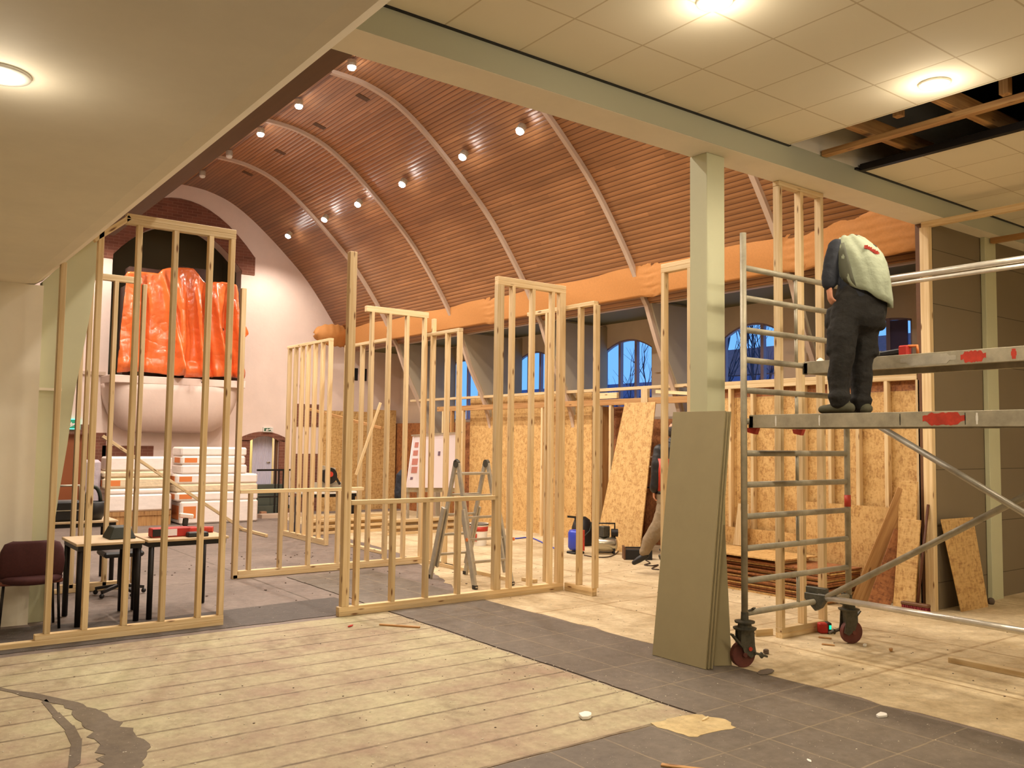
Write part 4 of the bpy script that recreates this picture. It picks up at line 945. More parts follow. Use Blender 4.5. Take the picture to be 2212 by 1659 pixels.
# hair, eyes
mh = swept([HC-HUP*0.02-HFW.normalized()*0.03, HC+HUP*0.05-HFW.normalized()*0.015, HC+HUP*0.095], [(0.088, 0.085), (0.090, 0.095), (0.065, 0.07)], flat=tuple(HFW))
merged([mh], 'hair', HAIR, wk, 0.01, 3); eyes(HC, HUP, HFW, wk)
pants = grow([legL, legR], 0.010)+grow([hips], 0.016)
for s_, L in ((-1, legL), (1, legR)):   # cargo pockets and gathered hems
    c = L[0][3]; pants.append(swept([c+Rr*(-0.075 if s_ < 0 else 0.07)+Vector((0, 0, 0.07)), c+Rr*(-0.08 if s_ < 0 else 0.075)-Vector((0, 0, 0.09))], [(0.03, 0.055), (0.034, 0.06)], flat=DN))
    a = L[0][0]; pants.append(swept([a+Vector((0, 0, 0.045)), a+Vector((0, 0, 0.015)), a-Vector((0, 0, 0.02))], [(0.07, 0.078), (0.082, 0.086), (0.07, 0.075)], flat=DN))
pants.append(swept([W1(1896, 678, 0.02), W1(1898, 705, 0.02)], [(0.035, 0.06), (0.045, 0.065)], flat=DN))   # tool pocket, right hip
pants.append(swept([W1(1800, 672, 0.0), W1(1797, 700, -0.01)], [(0.035, 0.05), (0.04, 0.055)], flat=DN))
merged(pants, 'trousers', DENIM, wk, 0.009, 3, (0.10, 0.02))
# dark sweater: lower back, sleeves, collar
sw = grow([torso], 0.012)+grow([armL, armR], 0.012)+grow([neck], 0.010)
merged(sw, 'sweater', NAVY, wk, 0.009, 3, (0.09, 0.016))
# vest: shell over the torso with a slanting hem
vp = [W1(1873, 640, 0.0), W1(1869, 618, 0.0), W1(1863, 582, 0.02), W1(1855, 550, 0.05), W1(1846, 530, 0.07), W1(1841, 514, 0.08)]
vr = [(0.160, 0.145), (0.170, 0.152), (0.176, 0.160), (0.168, 0.155), (0.128, 0.13), (0.062, 0.07)]
ringsv = []
for i, (p, r) in enumerate(zip(vp, vr)):
    a = Vector((0, 0, 1)); tilt = [0.60, 0.42, 0.20, 0.05, 0, 0][i]
    rg = []
    for k in range(40):
        th = 2*math.pi*k/40; x = math.cos(th)*r[0]; y = math.sin(th)*r[1]
        rg.append(p+Rr*x+Dd*y+Vector((0, 0, -x*tilt+0.008*math.sin(th*7+i)))+(Rr*math.cos(th)+Dd*math.sin(th))*0.006*math.sin(th*11+0.6*i))
    ringsv.append(rg)
mv = MB(); mv.loft(ringsv, cap=False); vo_ = mv.build('vest', VEST, wk, smooth=True, sub=1)
q = vo_.modifiers.new('thick', 'SOLIDIFY'); q.thickness = 0.012; q.offset = 1
tx = bpy.data.textures.new('vest_folds', 'CLOUDS'); tx.noise_scale = 0.12
q = vo_.modifiers.new('folds', 'DISPLACE'); q.texture = tx; q.strength = 0.022; q.texture_coords = 'LOCAL'
# darker side panel of the vest and the small red print on the shoulder blades
sp = MB(); sp.loft([[p+Rr*(math.cos(th)*(r[0]+0.014))+Dd*(math.sin(th)*(r[1]+0.014))+Vector((0, 0, -math.cos(th)*r[0]*t_)) for th in [math.radians(a_) for a_ in range(196, 246, 7)]] for p, r, t_ in zip(vp[:5], vr[:5], [0.60, 0.42, 0.20, 0.05, 0])], cap=False, closed=False)
o = sp.build('side_panel', VESTD, vo_, smooth=True, solid=0.004)
lg = MB()
for k in range(9):
    th = math.radians(288+4.6*k); p = vp[3].lerp(vp[4], 0.1+0.05*math.sin(k)); r = (0.176, 0.168)
    c_ = p+Rr*math.cos(th)*r[0]+Dd*math.sin(th)*r[1]+Vector((0, 0, 0.012-0.006*k))
    lg.beam(c_+Vector((0, 0, -0.012)), c_+Vector((0, 0, 0.012+0.004*(k % 2))), 0.013, 0.014, up=tuple(Rr))
lg.build('back_print', REDP, vo_)
for nm, A, toe in (('boot', W1(1822, 884, -0.07), W1(1776, 890, -0.02)), ('boot', W1(1862, 886, 0.10), W1(1838, 890, 0.24))):
    A.z = ZPL+0.05; d = Vector(toe)-A; d.z = 0; d = d.normalized()
    bt = [swept([A-d*0.05+Vector((0, 0, -0.008)), A+d*0.06+Vector((0, 0, -0.01)), A+d*0.15+Vector((0, 0, -0.018))], [(0.046, 0.040), (0.047, 0.038), (0.042, 0.030)], flat=(0, 0, 1)), swept([A, A+Vector((0, 0, 0.08))], [0.046, 0.050])]
    mb = MB()
    for p in bt: mb.add(p.v, p.f)
    for i, v in enumerate(mb.v):
        if v.z < ZPL+0.002: mb.v[i] = Vector((v.x, v.y, ZPL+0.002))
    b_ = mb.build('boot', BOOT, wk, smooth=True); r_ = b_.modifiers.new('u', 'REMESH'); r_.mode = 'VOXEL'; r_.voxel_size = 0.009; r_.use_smooth_shade = True

# --- second worker, half hidden behind the plasterboards, walking away
C1 = Vector((8.50, 7.93, 0)); P1 = proj(C1); S1 = P1[1]-proj(C1+Vector((0, 0, 1)))[1]
ra = ray(1450, 1000); D1v = Vector((ra[0], ra[1], 0)).normalized(); R1 = Vector((D1v.y, -D1v.x, 0))
def W2(px, py, b=0.0): return C1+R1*((px-P1[0])/S1)+D1v*b+Vector((0, 0, (P1[1]-py)/S1))
wk2 = thing('person', 'person in black and red jacket and khaki trousers, half hidden behind the plasterboards', 'person', C1)
DN2 = tuple(D1v)
l1 = ([W2(1392, 1196, 0.0), W2(1402, 1172, 0.0), W2(1426, 1132, -0.02), W2(1434, 1108, -0.03), W2(1438, 1085, 0.0), W2(1443, 1070, 0.02)], [0.055, 0.078, 0.098, 0.095, 0.10, 0.11], None)
l2 = ([W2(1472, 1232, 0.10), W2(1468, 1190, 0.1), W2(1462, 1148, 0.06), W2(1460, 1110, 0.05), W2(1456, 1075, 0.03)], [0.048, 0.058, 0.07, 0.085, 0.10], None)
hp = ([W2(1446, 1085, 0.0), W2(1446, 1062, 0.0)], [(0.16, 0.13), (0.165, 0.13)], DN2)
ts = ([W2(1448, 1060, 0.0), W2(1447, 1020, 0.0), W2(1446, 990, 0.02), W2(1448, 968, 0.04)], [(0.155, 0.115), (0.165, 0.12), (0.17, 0.12), (0.12, 0.10)], DN2)
a1 = ([W2(1426, 972, 0.02), W2(1420, 1002, -0.02), W2(1418, 1032, -0.04), W2(1414, 1056, -0.04)], [0.078, 0.070, 0.060, 0.052], None)
a2 = ([W2(1472, 975, 0.06), W2(1482, 1008, 0.12), W2(1486, 1035, 0.22)], [0.06, 0.052, 0.042], None)
nk = ([W2(1449, 966, 0.04), W2(1452, 950, 0.05)], [0.055, 0.052], None)
hc = W2(1455, 934, 0.07)
bp = grow([l1, l2, hp, ts, a1, a2, nk], -0.004)+hand(None, W2(1413, 1060, -0.02), (0, 0.05, -1), tuple(R1), 1.0, 0.7)+hand(None, W2(1486, 1038, 0.24), tuple(D1v), (0, 0, -1), 1.0, 0.6)+head_parts(hc, (0, 0, 1), tuple(D1v+R1*0.4))
merged(bp, 'body', SKIN, wk2, 0.01, 3); eyes(hc, (0, 0, 1), tuple(D1v+R1*0.4), wk2)
merged([swept([hc-D1v*0.02, hc+Vector((0, 0, 0.05)), hc+Vector((0, 0, 0.09))], [(0.085, 0.09), (0.088, 0.10), (0.06, 0.07)], flat=DN2)], 'hair', HAIR, wk2, 0.012, 3)
merged(grow([l1, l2], 0.012)+grow([hp], 0.014), 'trousers', KHAKI, wk2, 0.011, 3, (0.1, 0.02))
jk = merged(grow([ts], 0.02)+grow([a1, a2], 0.014)+grow([nk], 0.01), 'jacket', BLACK, wk2, 0.011, 3, (0.1, 0.015))
rp = MB(); rp.loft([[p+R1*math.cos(th)*(r[0]+0.036)+D1v*math.sin(th)*(r[1]+0.036) for th in [math.radians(a_) for a_ in range(205, 275, 8)]] for p, r in zip(ts[0][:3], ts[1][:3])], cap=False, closed=False)
rp.build('red_panel', REDP, jk, smooth=True, solid=0.006)
MB().tube([ts[0][0]+R1*math.cos(a_)*0.178+D1v*math.sin(a_)*0.14+Vector((0, 0, -0.03)) for a_ in [k*math.pi/12 for k in range(25)]], 0.016, 8).build('belt', BLACKM, wk2, smooth=True)
for A, d in ((W2(1390, 1205, 0.0), (-R1*0.8+D1v*0.2+Vector((0, 0, -0.55)))), (W2(1472, 1238, 0.1), (-R1*0.5+D1v*0.6))):
    d = d.normalized(); mb = swept([A-d*0.04, A+d*0.07, A+d*0.15], [(0.045, 0.045), (0.046, 0.042), (0.04, 0.032)], flat=(0, 0, 1))
    for i, v in enumerate(mb.v):
        if v.z < 0.005: mb.v[i] = Vector((v.x, v.y, 0.005))
    mb.build('boot', BLACK, wk2, smooth=True)

# ------------------------------------------------------------------ aluminium ladder
ld = thing('folding_ladder', 'aluminium folding ladder standing open behind the low front stud wall', 'ladder', (6.0, 8.83, 0))
ZA = 1.42
for sgn, ysp, jj in ((-1, 0.46, 0), (1, 0.46, 1)):
    sec = []
    for x, fx in ((5.80, 5.755), (6.235, 6.28)):
        top = Vector((x, 8.83+sgn*0.03, ZA)); foot = Vector((x, 8.83+sgn*ysp, 0.01)); footo = Vector((fx, 8.83+sgn*(ysp+0.03), 0.01)); mid = top.lerp(footo, 0.38)+Vector(((fx-x)*0.5, 0, 0))
        MB().beam(top, foot.lerp(top, 0.10), 0.026, 0.065, up=(0, sgn, 0)).build('stile', ALU, ld, bevel=0.003)
        MB().beam(mid, footo, 0.030, 0.075, up=(0, sgn, 0)).build('outer_stile', ALU, ld, bevel=0.003)
        sec.append((top, foot, footo))
        MB().box(footo.x-0.02, footo.y-0.03, 0.009, footo.x+0.02, footo.y+0.03, 0.05).build('rubber_foot', BLACK, ld)
    for k, z in enumerate((1.30, 1.04, 0.79, 0.54, 0.29)):
        t_ = (ZA-z)/ZA; a = sec[0][0].lerp(sec[0][1 if z > 0.9 else 2], t_); b = sec[1][0].lerp(sec[1][1 if z > 0.9 else 2], t_)
        MB().beam(a, b, 0.035, 0.028, up=(0, 0, 1)).build('rung', ALU, ld, bevel=0.003)
for x in (5.80, 6.235):
    MB().cyl((x-0.02, 8.83, ZA), (x+0.02, 8.83, ZA), 0.048, 20).build('hinge', STEELD, ld)
MB().cyl((6.275, 8.30, 0.55), (6.262, 8.30, 0.55), 0.02, 10).cyl((5.735, 8.50, 0.55), (5.75, 8.50, 0.55), 0.022, 10).build('orange_lock', ORANGEL, ld)
o = MB().sphere(Vector(on(1, 8.83, 986, 995)), 0.022, 10).build('black_knob', BLACK, ld, smooth=True)

# ------------------------------------------------------------------ left tables, chair and their things
GT = 'school tables behind the left stud frame'
def table(label, x0, x1, y0, y1, z=0.74, group=GT, rot=0):
    t = thing('table', label, 'table', ((x0+x1)/2, (y0+y1)/2, 0), group)
    MB().box(x0, y0, z-0.025, x1, y1, z).build('tabletop', TABLEB, t, bevel=0.004)
    MB().box(x0+0.02, y0+0.02, z-0.07, x1-0.02, y0+0.05, z-0.026).box(x0+0.02, y1-0.05, z-0.07, x1-0.02, y1-0.02, z-0.026).box(x0+0.02, y0+0.05, z-0.07, x0+0.05, y1-0.05, z-0.026).box(x1-0.05, y0+0.05, z-0.07, x1-0.02, y1-0.05, z-0.026).build('frame', BLACKM, t)
    for x in (x0+0.045, x1-0.045):
        for y in (y0+0.045, y1-0.045):
            MB().cyl((x, y, 0.006), (x, y, z-0.07), 0.026, 12).build('leg', BLACKM, t, smooth=True)
    return t
table('beige-topped table nearest the burgundy chair, with the dark green case on it', 1.62, 2.20, 8.56, 9.24)
table('beige-topped table with red boxes on it, right of the other near table', 2.225, 2.98, 8.56, 9.22)
table('small table behind the two near tables, carrying the black tool bag', 1.72, 2.52, 11.0, 11.6, 0.72)
ch = thing('chair', 'burgundy upholstered chair with black legs at the far left', 'chair', (1.29, 8.75, 0))
# back shell
rings = []
for zz, hw, yo in ((0.46, 0.235, 0.0), (0.50, 0.25, -0.012), (0.60, 0.258, -0.02), (0.70, 0.245, -0.015), (0.76, 0.215, -0.005), (0.785, 0.15, 0.0)):
    fr = [Vector((1.29+hw*math.sin(a_), 8.60+yo+0.06*math.cos(a_)*-1+0.05, zz)) for a_ in [math.radians(d_) for d_ in range(-90, 91, 15)]]
    rings.append(fr)
mb = MB(); mb.loft(rings, cap=False, closed=False); mb.build('backrest', BURG, ch, smooth=True, solid=0.035)
MB().lathe((1.29, 8.71, 0.415), [(0.001, 0), (0.20, 0.0), (0.25, 0.02), (0.255, 0.05), (0.22, 0.07), (0.001, 0.075)], 28).build('seat', BURG, ch, smooth=True)
MB().tube([Vector((1.29+0.24*math.sin(a_), 8.63-0.04*math.cos(a_), 0.43)) for a_ in [math.radians(d_) for d_ in range(-80, 81, 16)]], 0.02, 8).build('seat_shell', BURGL, ch, smooth=True)
for x, y in ((1.06, 8.64), (1.525, 8.64), (1.06, 8.92), (1.525, 8.92)):
    MB().tube([(x, y, 0.006), (x+(1.29-x)*0.1, y, 0.43)], 0.012, 10).build('leg', BLACKM, ch, smooth=True)
def case(name, label, x0, y0, x1, y1, z0, h, m, cat, taper=0.02, parts=None):
    mb = MB(); mb.add([(x0, y0, z0), (x1, y0, z0), (x1, y1, z0), (x0, y1, z0), (x0+taper, y0+taper, z0+h), (x1-taper, y0+taper, z0+h), (x1-taper, y1-taper, z0+h), (x0+taper, y1-taper, z0+h)],
                     [(0, 3, 2, 1), (4, 5, 6, 7), (0, 1, 5, 4), (1, 2, 6, 5), (2, 3, 7, 6), (3, 0, 4, 7)])
    o = mb.build(name, m, bevel=0.008); return tag(o, label, cat)
z = 0.741
case('tool_case', 'dark green rounded case on the table nearest the chair', 1.93, 8.75, 2.17, 9.05, z, 0.11, DGREEN, 'case', 0.045)
r1 = case('screw_box', 'red cardboard box with a white label on the right near table', 2.30, 8.72, 2.66, 8.86, z, 0.085, REDB, 'box', 0.001)
MB().box(2.42, 8.716, z+0.012, 2.53, 8.7195, z+0.075).build('label', PAPER, r1); MB().box(2.305, 8.716, z+0.01, 2.38, 8.7192, z+0.078).build('dark_label', BLACK, r1)
case('screw_box', 'plain red box behind the labelled one on the right near table', 2.52, 8.93, 2.80, 9.06, z, 0.06, REDB, 'box', 0.001)
r3 = case('flat_case', 'flat black case at the right end of the right near table', 2.60, 8.60, 2.80, 8.70, z, 0.045, BLACK, 'case', 0.006)
o = MB().cyl((2.86, 9.0, z+0.03), (2.95, 8.95, z+0.03), 0.03, 16).build('red_roll', REDP); tag(o, 'small red roll beside the red boxes', 'roll')
# power tool with pale battery and dark grip
t = thing('cordless_tool', 'small cordless tool with white battery on the right near table', 'power tool', (2.72, 9.1, z))
MB().box(2.68, 9.08, z, 2.76, 9.16, z+0.06).build('battery', BLACK, t, bevel=0.006); MB().beam((2.72, 9.12, z+0.06), (2.73, 9.12, z+0.16), 0.04, 0.05).build('grip', DGREEN, t, bevel=0.008); MB().beam((2.66, 9.12, z+0.17), (2.80, 9.12, z+0.15), 0.05, 0.05).build('body', WHITE, t, bevel=0.01)
# black tool bag on the rear table
t = thing('tool_bag', 'black tool bag with steel handle on the rear small table', 'bag', (1.98, 11.2, 0.722))
MB().box(1.74, 11.05, 0.722, 2.14, 11.35, 0.95).build('bag_body', BLACK, t, bevel=0.02)
MB().prism([(1.74, 11.06, 0.93), (1.84, 11.06, 0.93), (1.80, 11.06, 1.14), (1.76, 11.06, 1.14)], (0, 0.25, 0)).build('side_flap', BLACK, t, bevel=0.005)
MB().tube([(1.77, 11.18, 1.12), (2.12, 11.18, 1.12), (2.13, 11.18, 0.95)], 0.012, 8).build('handle', ALU, t, smooth=True)
MB().box(1.745, 11.04, 0.84, 2.135, 11.049, 0.85).build('piping', ALU_W, t)
t = thing('bucket_bag', 'round black bag with open top at the right of the tool bag', 'bag', (2.28, 11.2, 0.722))
MB().lathe((2.28, 11.2, 0.722), [(0.001, 0), (0.10, 0), (0.135, 0.08), (0.14, 0.2), (0.125, 0.21), (0.12, 0.12), (0.001, 0.1)], 22).build('bag_body', BLACK, t, smooth=True)
MB().tube([Vector((2.28+0.13*math.cos(a_)*0.6, 11.2, 0.93+0.17*math.sin(a_))) for a_ in [k*math.pi/10 for k in range(11)]], 0.022, 8).build('strap', DGREEN, t, smooth=True)
# flat trolley frame under the tables
t = thing('swivel_chair_base', 'dark swivel chair base under the left tables', 'chair base', (2.35, 10.1, 0))
for k in range(5):
    a_ = k*2*math.pi/5; MB().beam((2.35, 10.1, 0.11), (2.35+0.25*math.cos(a_), 10.1+0.25*math.sin(a_), 0.07), 0.035, 0.03).build('arm', BLACK, t); MB().sphere((2.35+0.25*math.cos(a_), 10.1+0.25*math.sin(a_), 0.031), 0.026, 8).build('wheel', BLACK, t, smooth=True)
MB().cyl((2.35, 10.1, 0.1), (2.35, 10.1, 0.42), 0.025, 12).build('column', BLACKM, t); MB().box(2.15, 9.92, 0.42, 2.55, 10.3, 0.48).build('seat', BLACK, t, bevel=0.02)

# ------------------------------------------------------------------ lamps
GL = 'spot lamps in the vaulted ceiling'; GD = 'round downlights in the flat ceilings'
near_words = ['nearest', 'second', 'third', 'fourth', 'fifth', 'sixth', 'seventh', 'eighth']
def vlamp(p, nrm, label, lit=True):
    t = thing('vault_lamp', label, 'lamp', p, GL); n = Vector(nrm).normalized()
    MB().lathe(Vector(p), [(0.03, 0), (0.062, 0.0), (0.066, 0.05), (0.058, 0.10), (0.05, 0.10), (0.05, 0.06), (0.001, 0.055)], 20, ax=n).build('housing', ALU, t, smooth=False)
    MB().lathe(Vector(p)+n*0.075, [(0.001, 0), (0.056, 0), (0.062, 0.03), (0.045, 0.06), (0.001, 0.075)], 18, ax=n).build('bulb', GLOW_H if lit else WHITE, t, smooth=True)
for k, p in enumerate(VAULT_R): vlamp((p[0]-0.03, p[1], p[2]-0.04), (-0.5, 0, -0.87), 'lit spot lamp on the right slope of the vault, %s from the white beam' % near_words[k])
for k, p in enumerate(VAULT_L_ADDED): vlamp((p[0]+0.03, p[1], p[2]-0.04), (0.5, 0, -0.87), 'lit spot lamp added on the left slope of the vault, %s from the white beam' % near_words[k])
for k, p in enumerate(VAULT_C): vlamp((p[0], p[1], p[2]), (0, 0, -1), 'lit spot lamp along the crown of the vault, %s from the white beam' % near_words[k])
for k, p in enumerate(VAULT_OFF): vlamp(p, (0, 0, -1), ('dark spot lamp on the vault crown, nearer of two', 'dark spot lamp on the vault crown, next to the end wall')[k], False)
for k, p in enumerate(TILE_LAMPS+LOW_LAMPS):
    lab = ('round downlight in the tiled ceiling beside the torn opening', 'round downlight in the tiled ceiling at the top edge, above the beam', 'added round downlight in the tiled ceiling behind the viewer, right', 'added round downlight in the tiled ceiling behind the viewer, left', 'added round downlight in the tiled ceiling far to the right', 'added round downlight in the tiled ceiling well behind the viewer, left', 'added round downlight in the tiled ceiling well behind the viewer, right', 'round downlight in the low plaster ceiling at the left edge', 'added round downlight in the low plaster ceiling nearer the viewer', 'added round downlight in the low plaster ceiling beyond the left edge', 'added round downlight in the low plaster ceiling nearest the partition', 'added round downlight in the low plaster ceiling in the near left corner')[k]
    t = thing('downlight', lab, 'lamp', p, GD)
    MB().lathe((p[0], p[1], p[2]-0.014), [(0.078, 0), (0.105, 0.002), (0.108, 0.012), (0.085, 0.013)], 28).build('rim', WHITE, t, smooth=True)
    MB().lathe((p[0], p[1], p[2]-0.024), [(0.001, 0), (0.06, 0.004), (0.082, 0.016), (0.001, 0.018)], 28).build('lens', GLOW, t, smooth=True)
# vents in the vault
for k, y in enumerate((12.25, 13.86, 15.61, 17.32)):
    o = MB().prism([(6.06, y-0.06, 7.108), (6.26, y-0.06, 7.058), (6.26, y+0.06, 7.058), (6.06, y+0.06, 7.108)], (0, 0, -0.008)).build('vault_vent', mat('grey_brown_vent', (92, 66, 44), 0.7))
    tag(o, 'dark rectangular vent in the wooden vault, %s from the white beam' % near_words[k], 'vent', 'rectangular vents near the crown of the vault')

# ------------------------------------------------------------------ gold canvas along the eaves
gc = thing('gold_canvas', 'gold canvas sheet hung along the lower edge of the wooden vault', 'canvas', (9.2, 12, 4.1))
ny, nz = 260, 14; vs, fs = [], []
for i in range(ny+1):
    y = BY1+0.02+(YB-0.4-BY1)*i/ny
    for j in range(nz+1):
        v = j/nz
        sag = 0.012*abs(math.sin(y*math.pi/0.72))
        zt, zb_ = 4.385-sag*(1), 3.865
        gat = sum(math.exp(-((y-yg)/0.16)**2) for yg in (8.95, 13.0, 6.45))
        if y < 6.2: gat += 0.5*max(0, min(1, (6.2-y)/0.6))
        z = zt+(zb_-0.035*gat-zt)*v
        xp = 9.17+0.09*v-0.02*math.sin(math.pi*v)
        xp += gat*0.022*math.sin(v*34+abs(y*9 % 2-1)*2)+0.008*math.sin(y*3.1+v*4)
        if y < 6.2: xp -= 0.022*(1+math.sin(y*13+v*5))*min(1, (6.2-y))
        vs.append((xp, y, z))
for i in range(ny):
    for j in range(nz): a = i*(nz+1)+j; fs.append((a, a+1, a+nz+2, a+nz+1))
MB().add(vs, fs).build('sheet', GOLD, gc, smooth=True, solid=0.006)
# the folded end against the back wall
vs, fs = [], []; nx = 24
for i in range(nx+1):
    u = i/nx; xx = 9.2-0.80*u; yy = YB-0.36-0.10*math.sin(math.pi*u)
    for j in range(nz+1):
        v = j/nz; zc_ = 4.12; hh = 0.26*math.sqrt(max(0.02, 1-u**4)); vs.append((xx, yy-0.09*math.sin(math.pi*v), zc_+hh*(1-2*v)+0.012*math.sin(u*30)))
for i in range(nx):
    for j in range(nz): a = i*(nz+1)+j; fs.append((a, a+1, a+nz+2, a+nz+1))
MB().add(vs, fs).build('folded_end', GOLD, gc, smooth=True, solid=0.006)
for k in range(34):
    y = BY1+0.35+k*0.42
    if y > YB-0.5: break
    MB().beam((9.165, y, 4.37), (9.155, y, 4.44), 0.018, 0.012).build('hook', RIBM, gc)
MB().tube([(9.19, BY1, 4.445), (9.19, YB-0.3, 4.445)], 0.006, 6).build('wire', BROWNT, gc)

# ------------------------------------------------------------------ organ balcony and tarpaulin
BF = 18.45; BX0, BX1 = on(1, BF, 238, 812).x, on(1, BF, 531, 833).x; BZ = on(1, BF, 385, 816).z
ba = thing('balcony', 'white plaster organ balcony with a bowl-shaped underside on the end wall', 'balcony', (5.5, 19.0, 1.7))
MB().box(BX0, BF, BZ-0.15, BX1, YB, BZ).build('floor_slab', WHITEW, ba, bevel=0.01)
rings = []
for s_, z_ in ((1.0, BZ-0.15), (0.985, BZ-0.28), (0.93, BZ-0.50), (0.80, BZ-0.76), (0.62, BZ-0.96), (0.40, BZ-1.08), (0.10, BZ-1.13)):
    cx = (BX0+BX1)/2; hw = (BX1-BX0)/2*(0.45+0.55*s_); dp = (YB-BF)*s_; r_ = []
    for k in range(25):
        th = math.pi*k/24; e = 0.45
        r_.append(Vector((cx-hw*math.copysign(abs(math.cos(th))**e, math.cos(th)), YB-dp*abs(math.sin(th))**e, z_)))
    rings.append(r_)
mb = MB(); mb.loft(rings, cap=False, closed=False); mb.build('bowl', WHITEW, ba, smooth=True, solid=0.02)
MB().cyl((5.75, BF-0.004, BZ-0.07), (5.75, BF, BZ-0.07), 0.02, 10).build('socket', BLACK, ba)
og = tag(MB().box(4.25, 18.75, BZ+0.002, 6.70, 19.2, 4.75).box(4.32, 18.8, 4.75, 5.35, 19.15, 5.15).box(5.15, 18.8, 4.75, 5.9, 19.15, 5.28).box(6.2, 18.8, 4.75, 6.68, 19.15, 4.95).build('organ_case', mat('dark_organ_wood', (60, 38, 28), 0.6)), 'dark organ case wrapped in the orange tarpaulin', 'organ')
YT_ = 18.62
top_px = [(262, 640), (277, 587), (310, 586), (343, 590), (352, 581), (376, 577), (398, 577), (419, 579), (427, 590), (436, 603), (446, 612), (465, 609), (482, 608), (500, 611), (509, 614), (519, 660)]
tops = [(on(1, YT_, *p).x, on(1, YT_, *p).z) for p in top_px]
xl0, xr0 = on(1, YT_, 250, 800).x, on(1, YT_, 523, 815).x
def topz(x):
    if x <= tops[0][0]: return tops[0][1]-(tops[0][0]-x)*2.5
    for a, b in zip(tops, tops[1:]):
        if a[0] <= x <= b[0]: return a[1]+(b[1]-a[1])*(x-a[0])/(b[0]-a[0])
    return tops[-1][1]-(x-tops[-1][0])*2.5
rg = random.Random(11); nx, nz = 150, 90; vs, fs = [], []
folds = [(5.05, 0.5, -0.10, 0.05, 0.10), (5.62, -0.05, 0.16, 0.045, 0.13), (5.78, 0.0, 0.22, 0.05, -0.09), (4.45, 0.05, -0.12, 0.05, 0.10), (4.62, 0.0, -0.05, 0.05, -0.05), (6.45, 0.0, 0.12, 0.05, 0.08), (5.3, 0.45, -0.38, 0.10, 0.12), (6.2, -0.3, 0.45, 0.07, -0.10), (6.0, -0.1, 0.40, 0.06, 0.09)]
for i in range(nx+1):
    u = i/nx
    for j in range(nz+1):
        v = j/nz                                  # 0 top .. 1 bottom
        xt = tops[1][0]-0.02+(tops[-2][0]+0.04-tops[1][0])*u; xb = xl0+(xr0-xl0)*u
        x = xt+(xb-xt)*min(1, v**0.8*1.05)+max(0, (u-0.8)/0.2)*0.17*(math.exp(-((v-0.50)/0.13)**2) if v < 0.5 else math.exp(-((v-0.50)/0.05)**2))
        zt = topz(xt); zb_ = BZ+0.02+0.03*(1+math.sin(u*9))
        z = zt+(zb_-zt)*v
        y = YT_-0.02-0.10*v
        for fx, d0, d1, w_, a_ in folds:
            c = fx+d0*(v-0.3)+d1*v*v; y -= 2.0*a_*math.exp(-((x-c)/w_)**2)*min(1, v*3)
        y -= 0.02*math.sin(x*17+v*6)*v+0.015*math.sin(x*9-v*14)
        if v > 0.86: y -= 0.10*math.sin((v-0.86)/0.14*math.pi)*(0.6+0.4*math.sin(x*6))
        if j == 0: y = YT_+0.05
        vs.append((x, y, z))
for i in range(nx):
    for j in range(nz): a = i*(nz+1)+j; fs.append((a, a+1, a+nz+2, a+nz+1))
tp = MB().add(vs, fs)
# top flap laid back over the organ
k0 = len(tp.v); tv = []
for i in range(nx+1): v0 = tp.v[i*(nz+1)]; tv.append(Vector((v0.x, v0.y+0.5, v0.z-0.06)))
base = len(tp.v); tp.v += tv
for i in range(nx): tp.f.append((i*(nz+1), base+i, base+i+1, (i+1)*(nz+1))); tp.m.append(0)
o = tp.build('tarpaulin', TARP, smooth=True, solid=0.006); tag(o, 'shiny orange tarpaulin draped over the organ on the balcony', 'tarpaulin')
tx = bpy.data.textures.new('tarp_creases', 'CLOUDS'); tx.noise_scale = 0.35; q = o.modifiers.new('creases', 'DISPLACE'); q.texture = tx; q.strength = 0.045; q.texture_coords = 'LOCAL'; q.mid_level = 0.5
tx = bpy.data.textures.new('tarp_wrinkles', 'STUCCI'); tx.noise_scale = 0.16; q = o.modifiers.new('wrinkles', 'DISPLACE'); q.texture = tx; q.strength = 0.016; q.texture_coords = 'LOCAL'; q.mid_level = 0.5

# exit signs
def sign(label, x0, x1, z0, z1, lit):
    t = thing('exit_sign', label, 'sign', ((x0+x1)/2, YB-0.06, z0))
    MB().box(x0, YB-0.06, z0, x1, YB, z1).build('sign_body', GREEN_SIGN if lit else WHITE, t)
    g = mat('sign_green', (34, 92, 62), 0.5); w = x1-x0; h = z1-z0; cx = (x0+x1)/2
    MB().box(x0+0.02, YB-0.063, z0+0.02, x1-0.02, YB-0.0605, z1-0.02).build('sign_face', g if not lit else mat('sign_green_lit', (30, 170, 130), 0.5), t)
    m = MB(); y = YB-0.066
    m.box(x1-0.15*w-0.02, y, z0+0.25*h, x1-0.10*w, y+0.002, z1-0.2*h)       # door
    m.beam((cx-0.02, y, z0+0.35*h), (cx+0.06, y, z0+0.7*h), 0.02, 0.002, up=(0, 1, 0)); m.beam((cx, y, z0+0.35*h), (cx-0.06, y, z0+0.28*h), 0.015, 0.002, up=(0, 1, 0)); m.cyl((cx+0.07, y, z0+0.78*h), (cx+0.07, y+0.002, z0+0.78*h), 0.015, 8)
    m.prism([(x0+0.05, y, z0+0.5*h), (x0+0.10, y, z0+0.72*h), (x0+0.10, y, z0+0.28*h)], (0, 0.002, 0)); m.box(x0+0.10, y, z0+0.44*h, x0+0.17, y+0.002, z0+0.56*h)
    m.build('running_figure_symbol', WHITE, t)
sign('green and white exit sign above the right arched door', 7.40, 7.63, 1.83, 1.94, False)
sign('lit green exit sign above the left brown door', 3.36, 3.62, 1.82, 2.03, True)

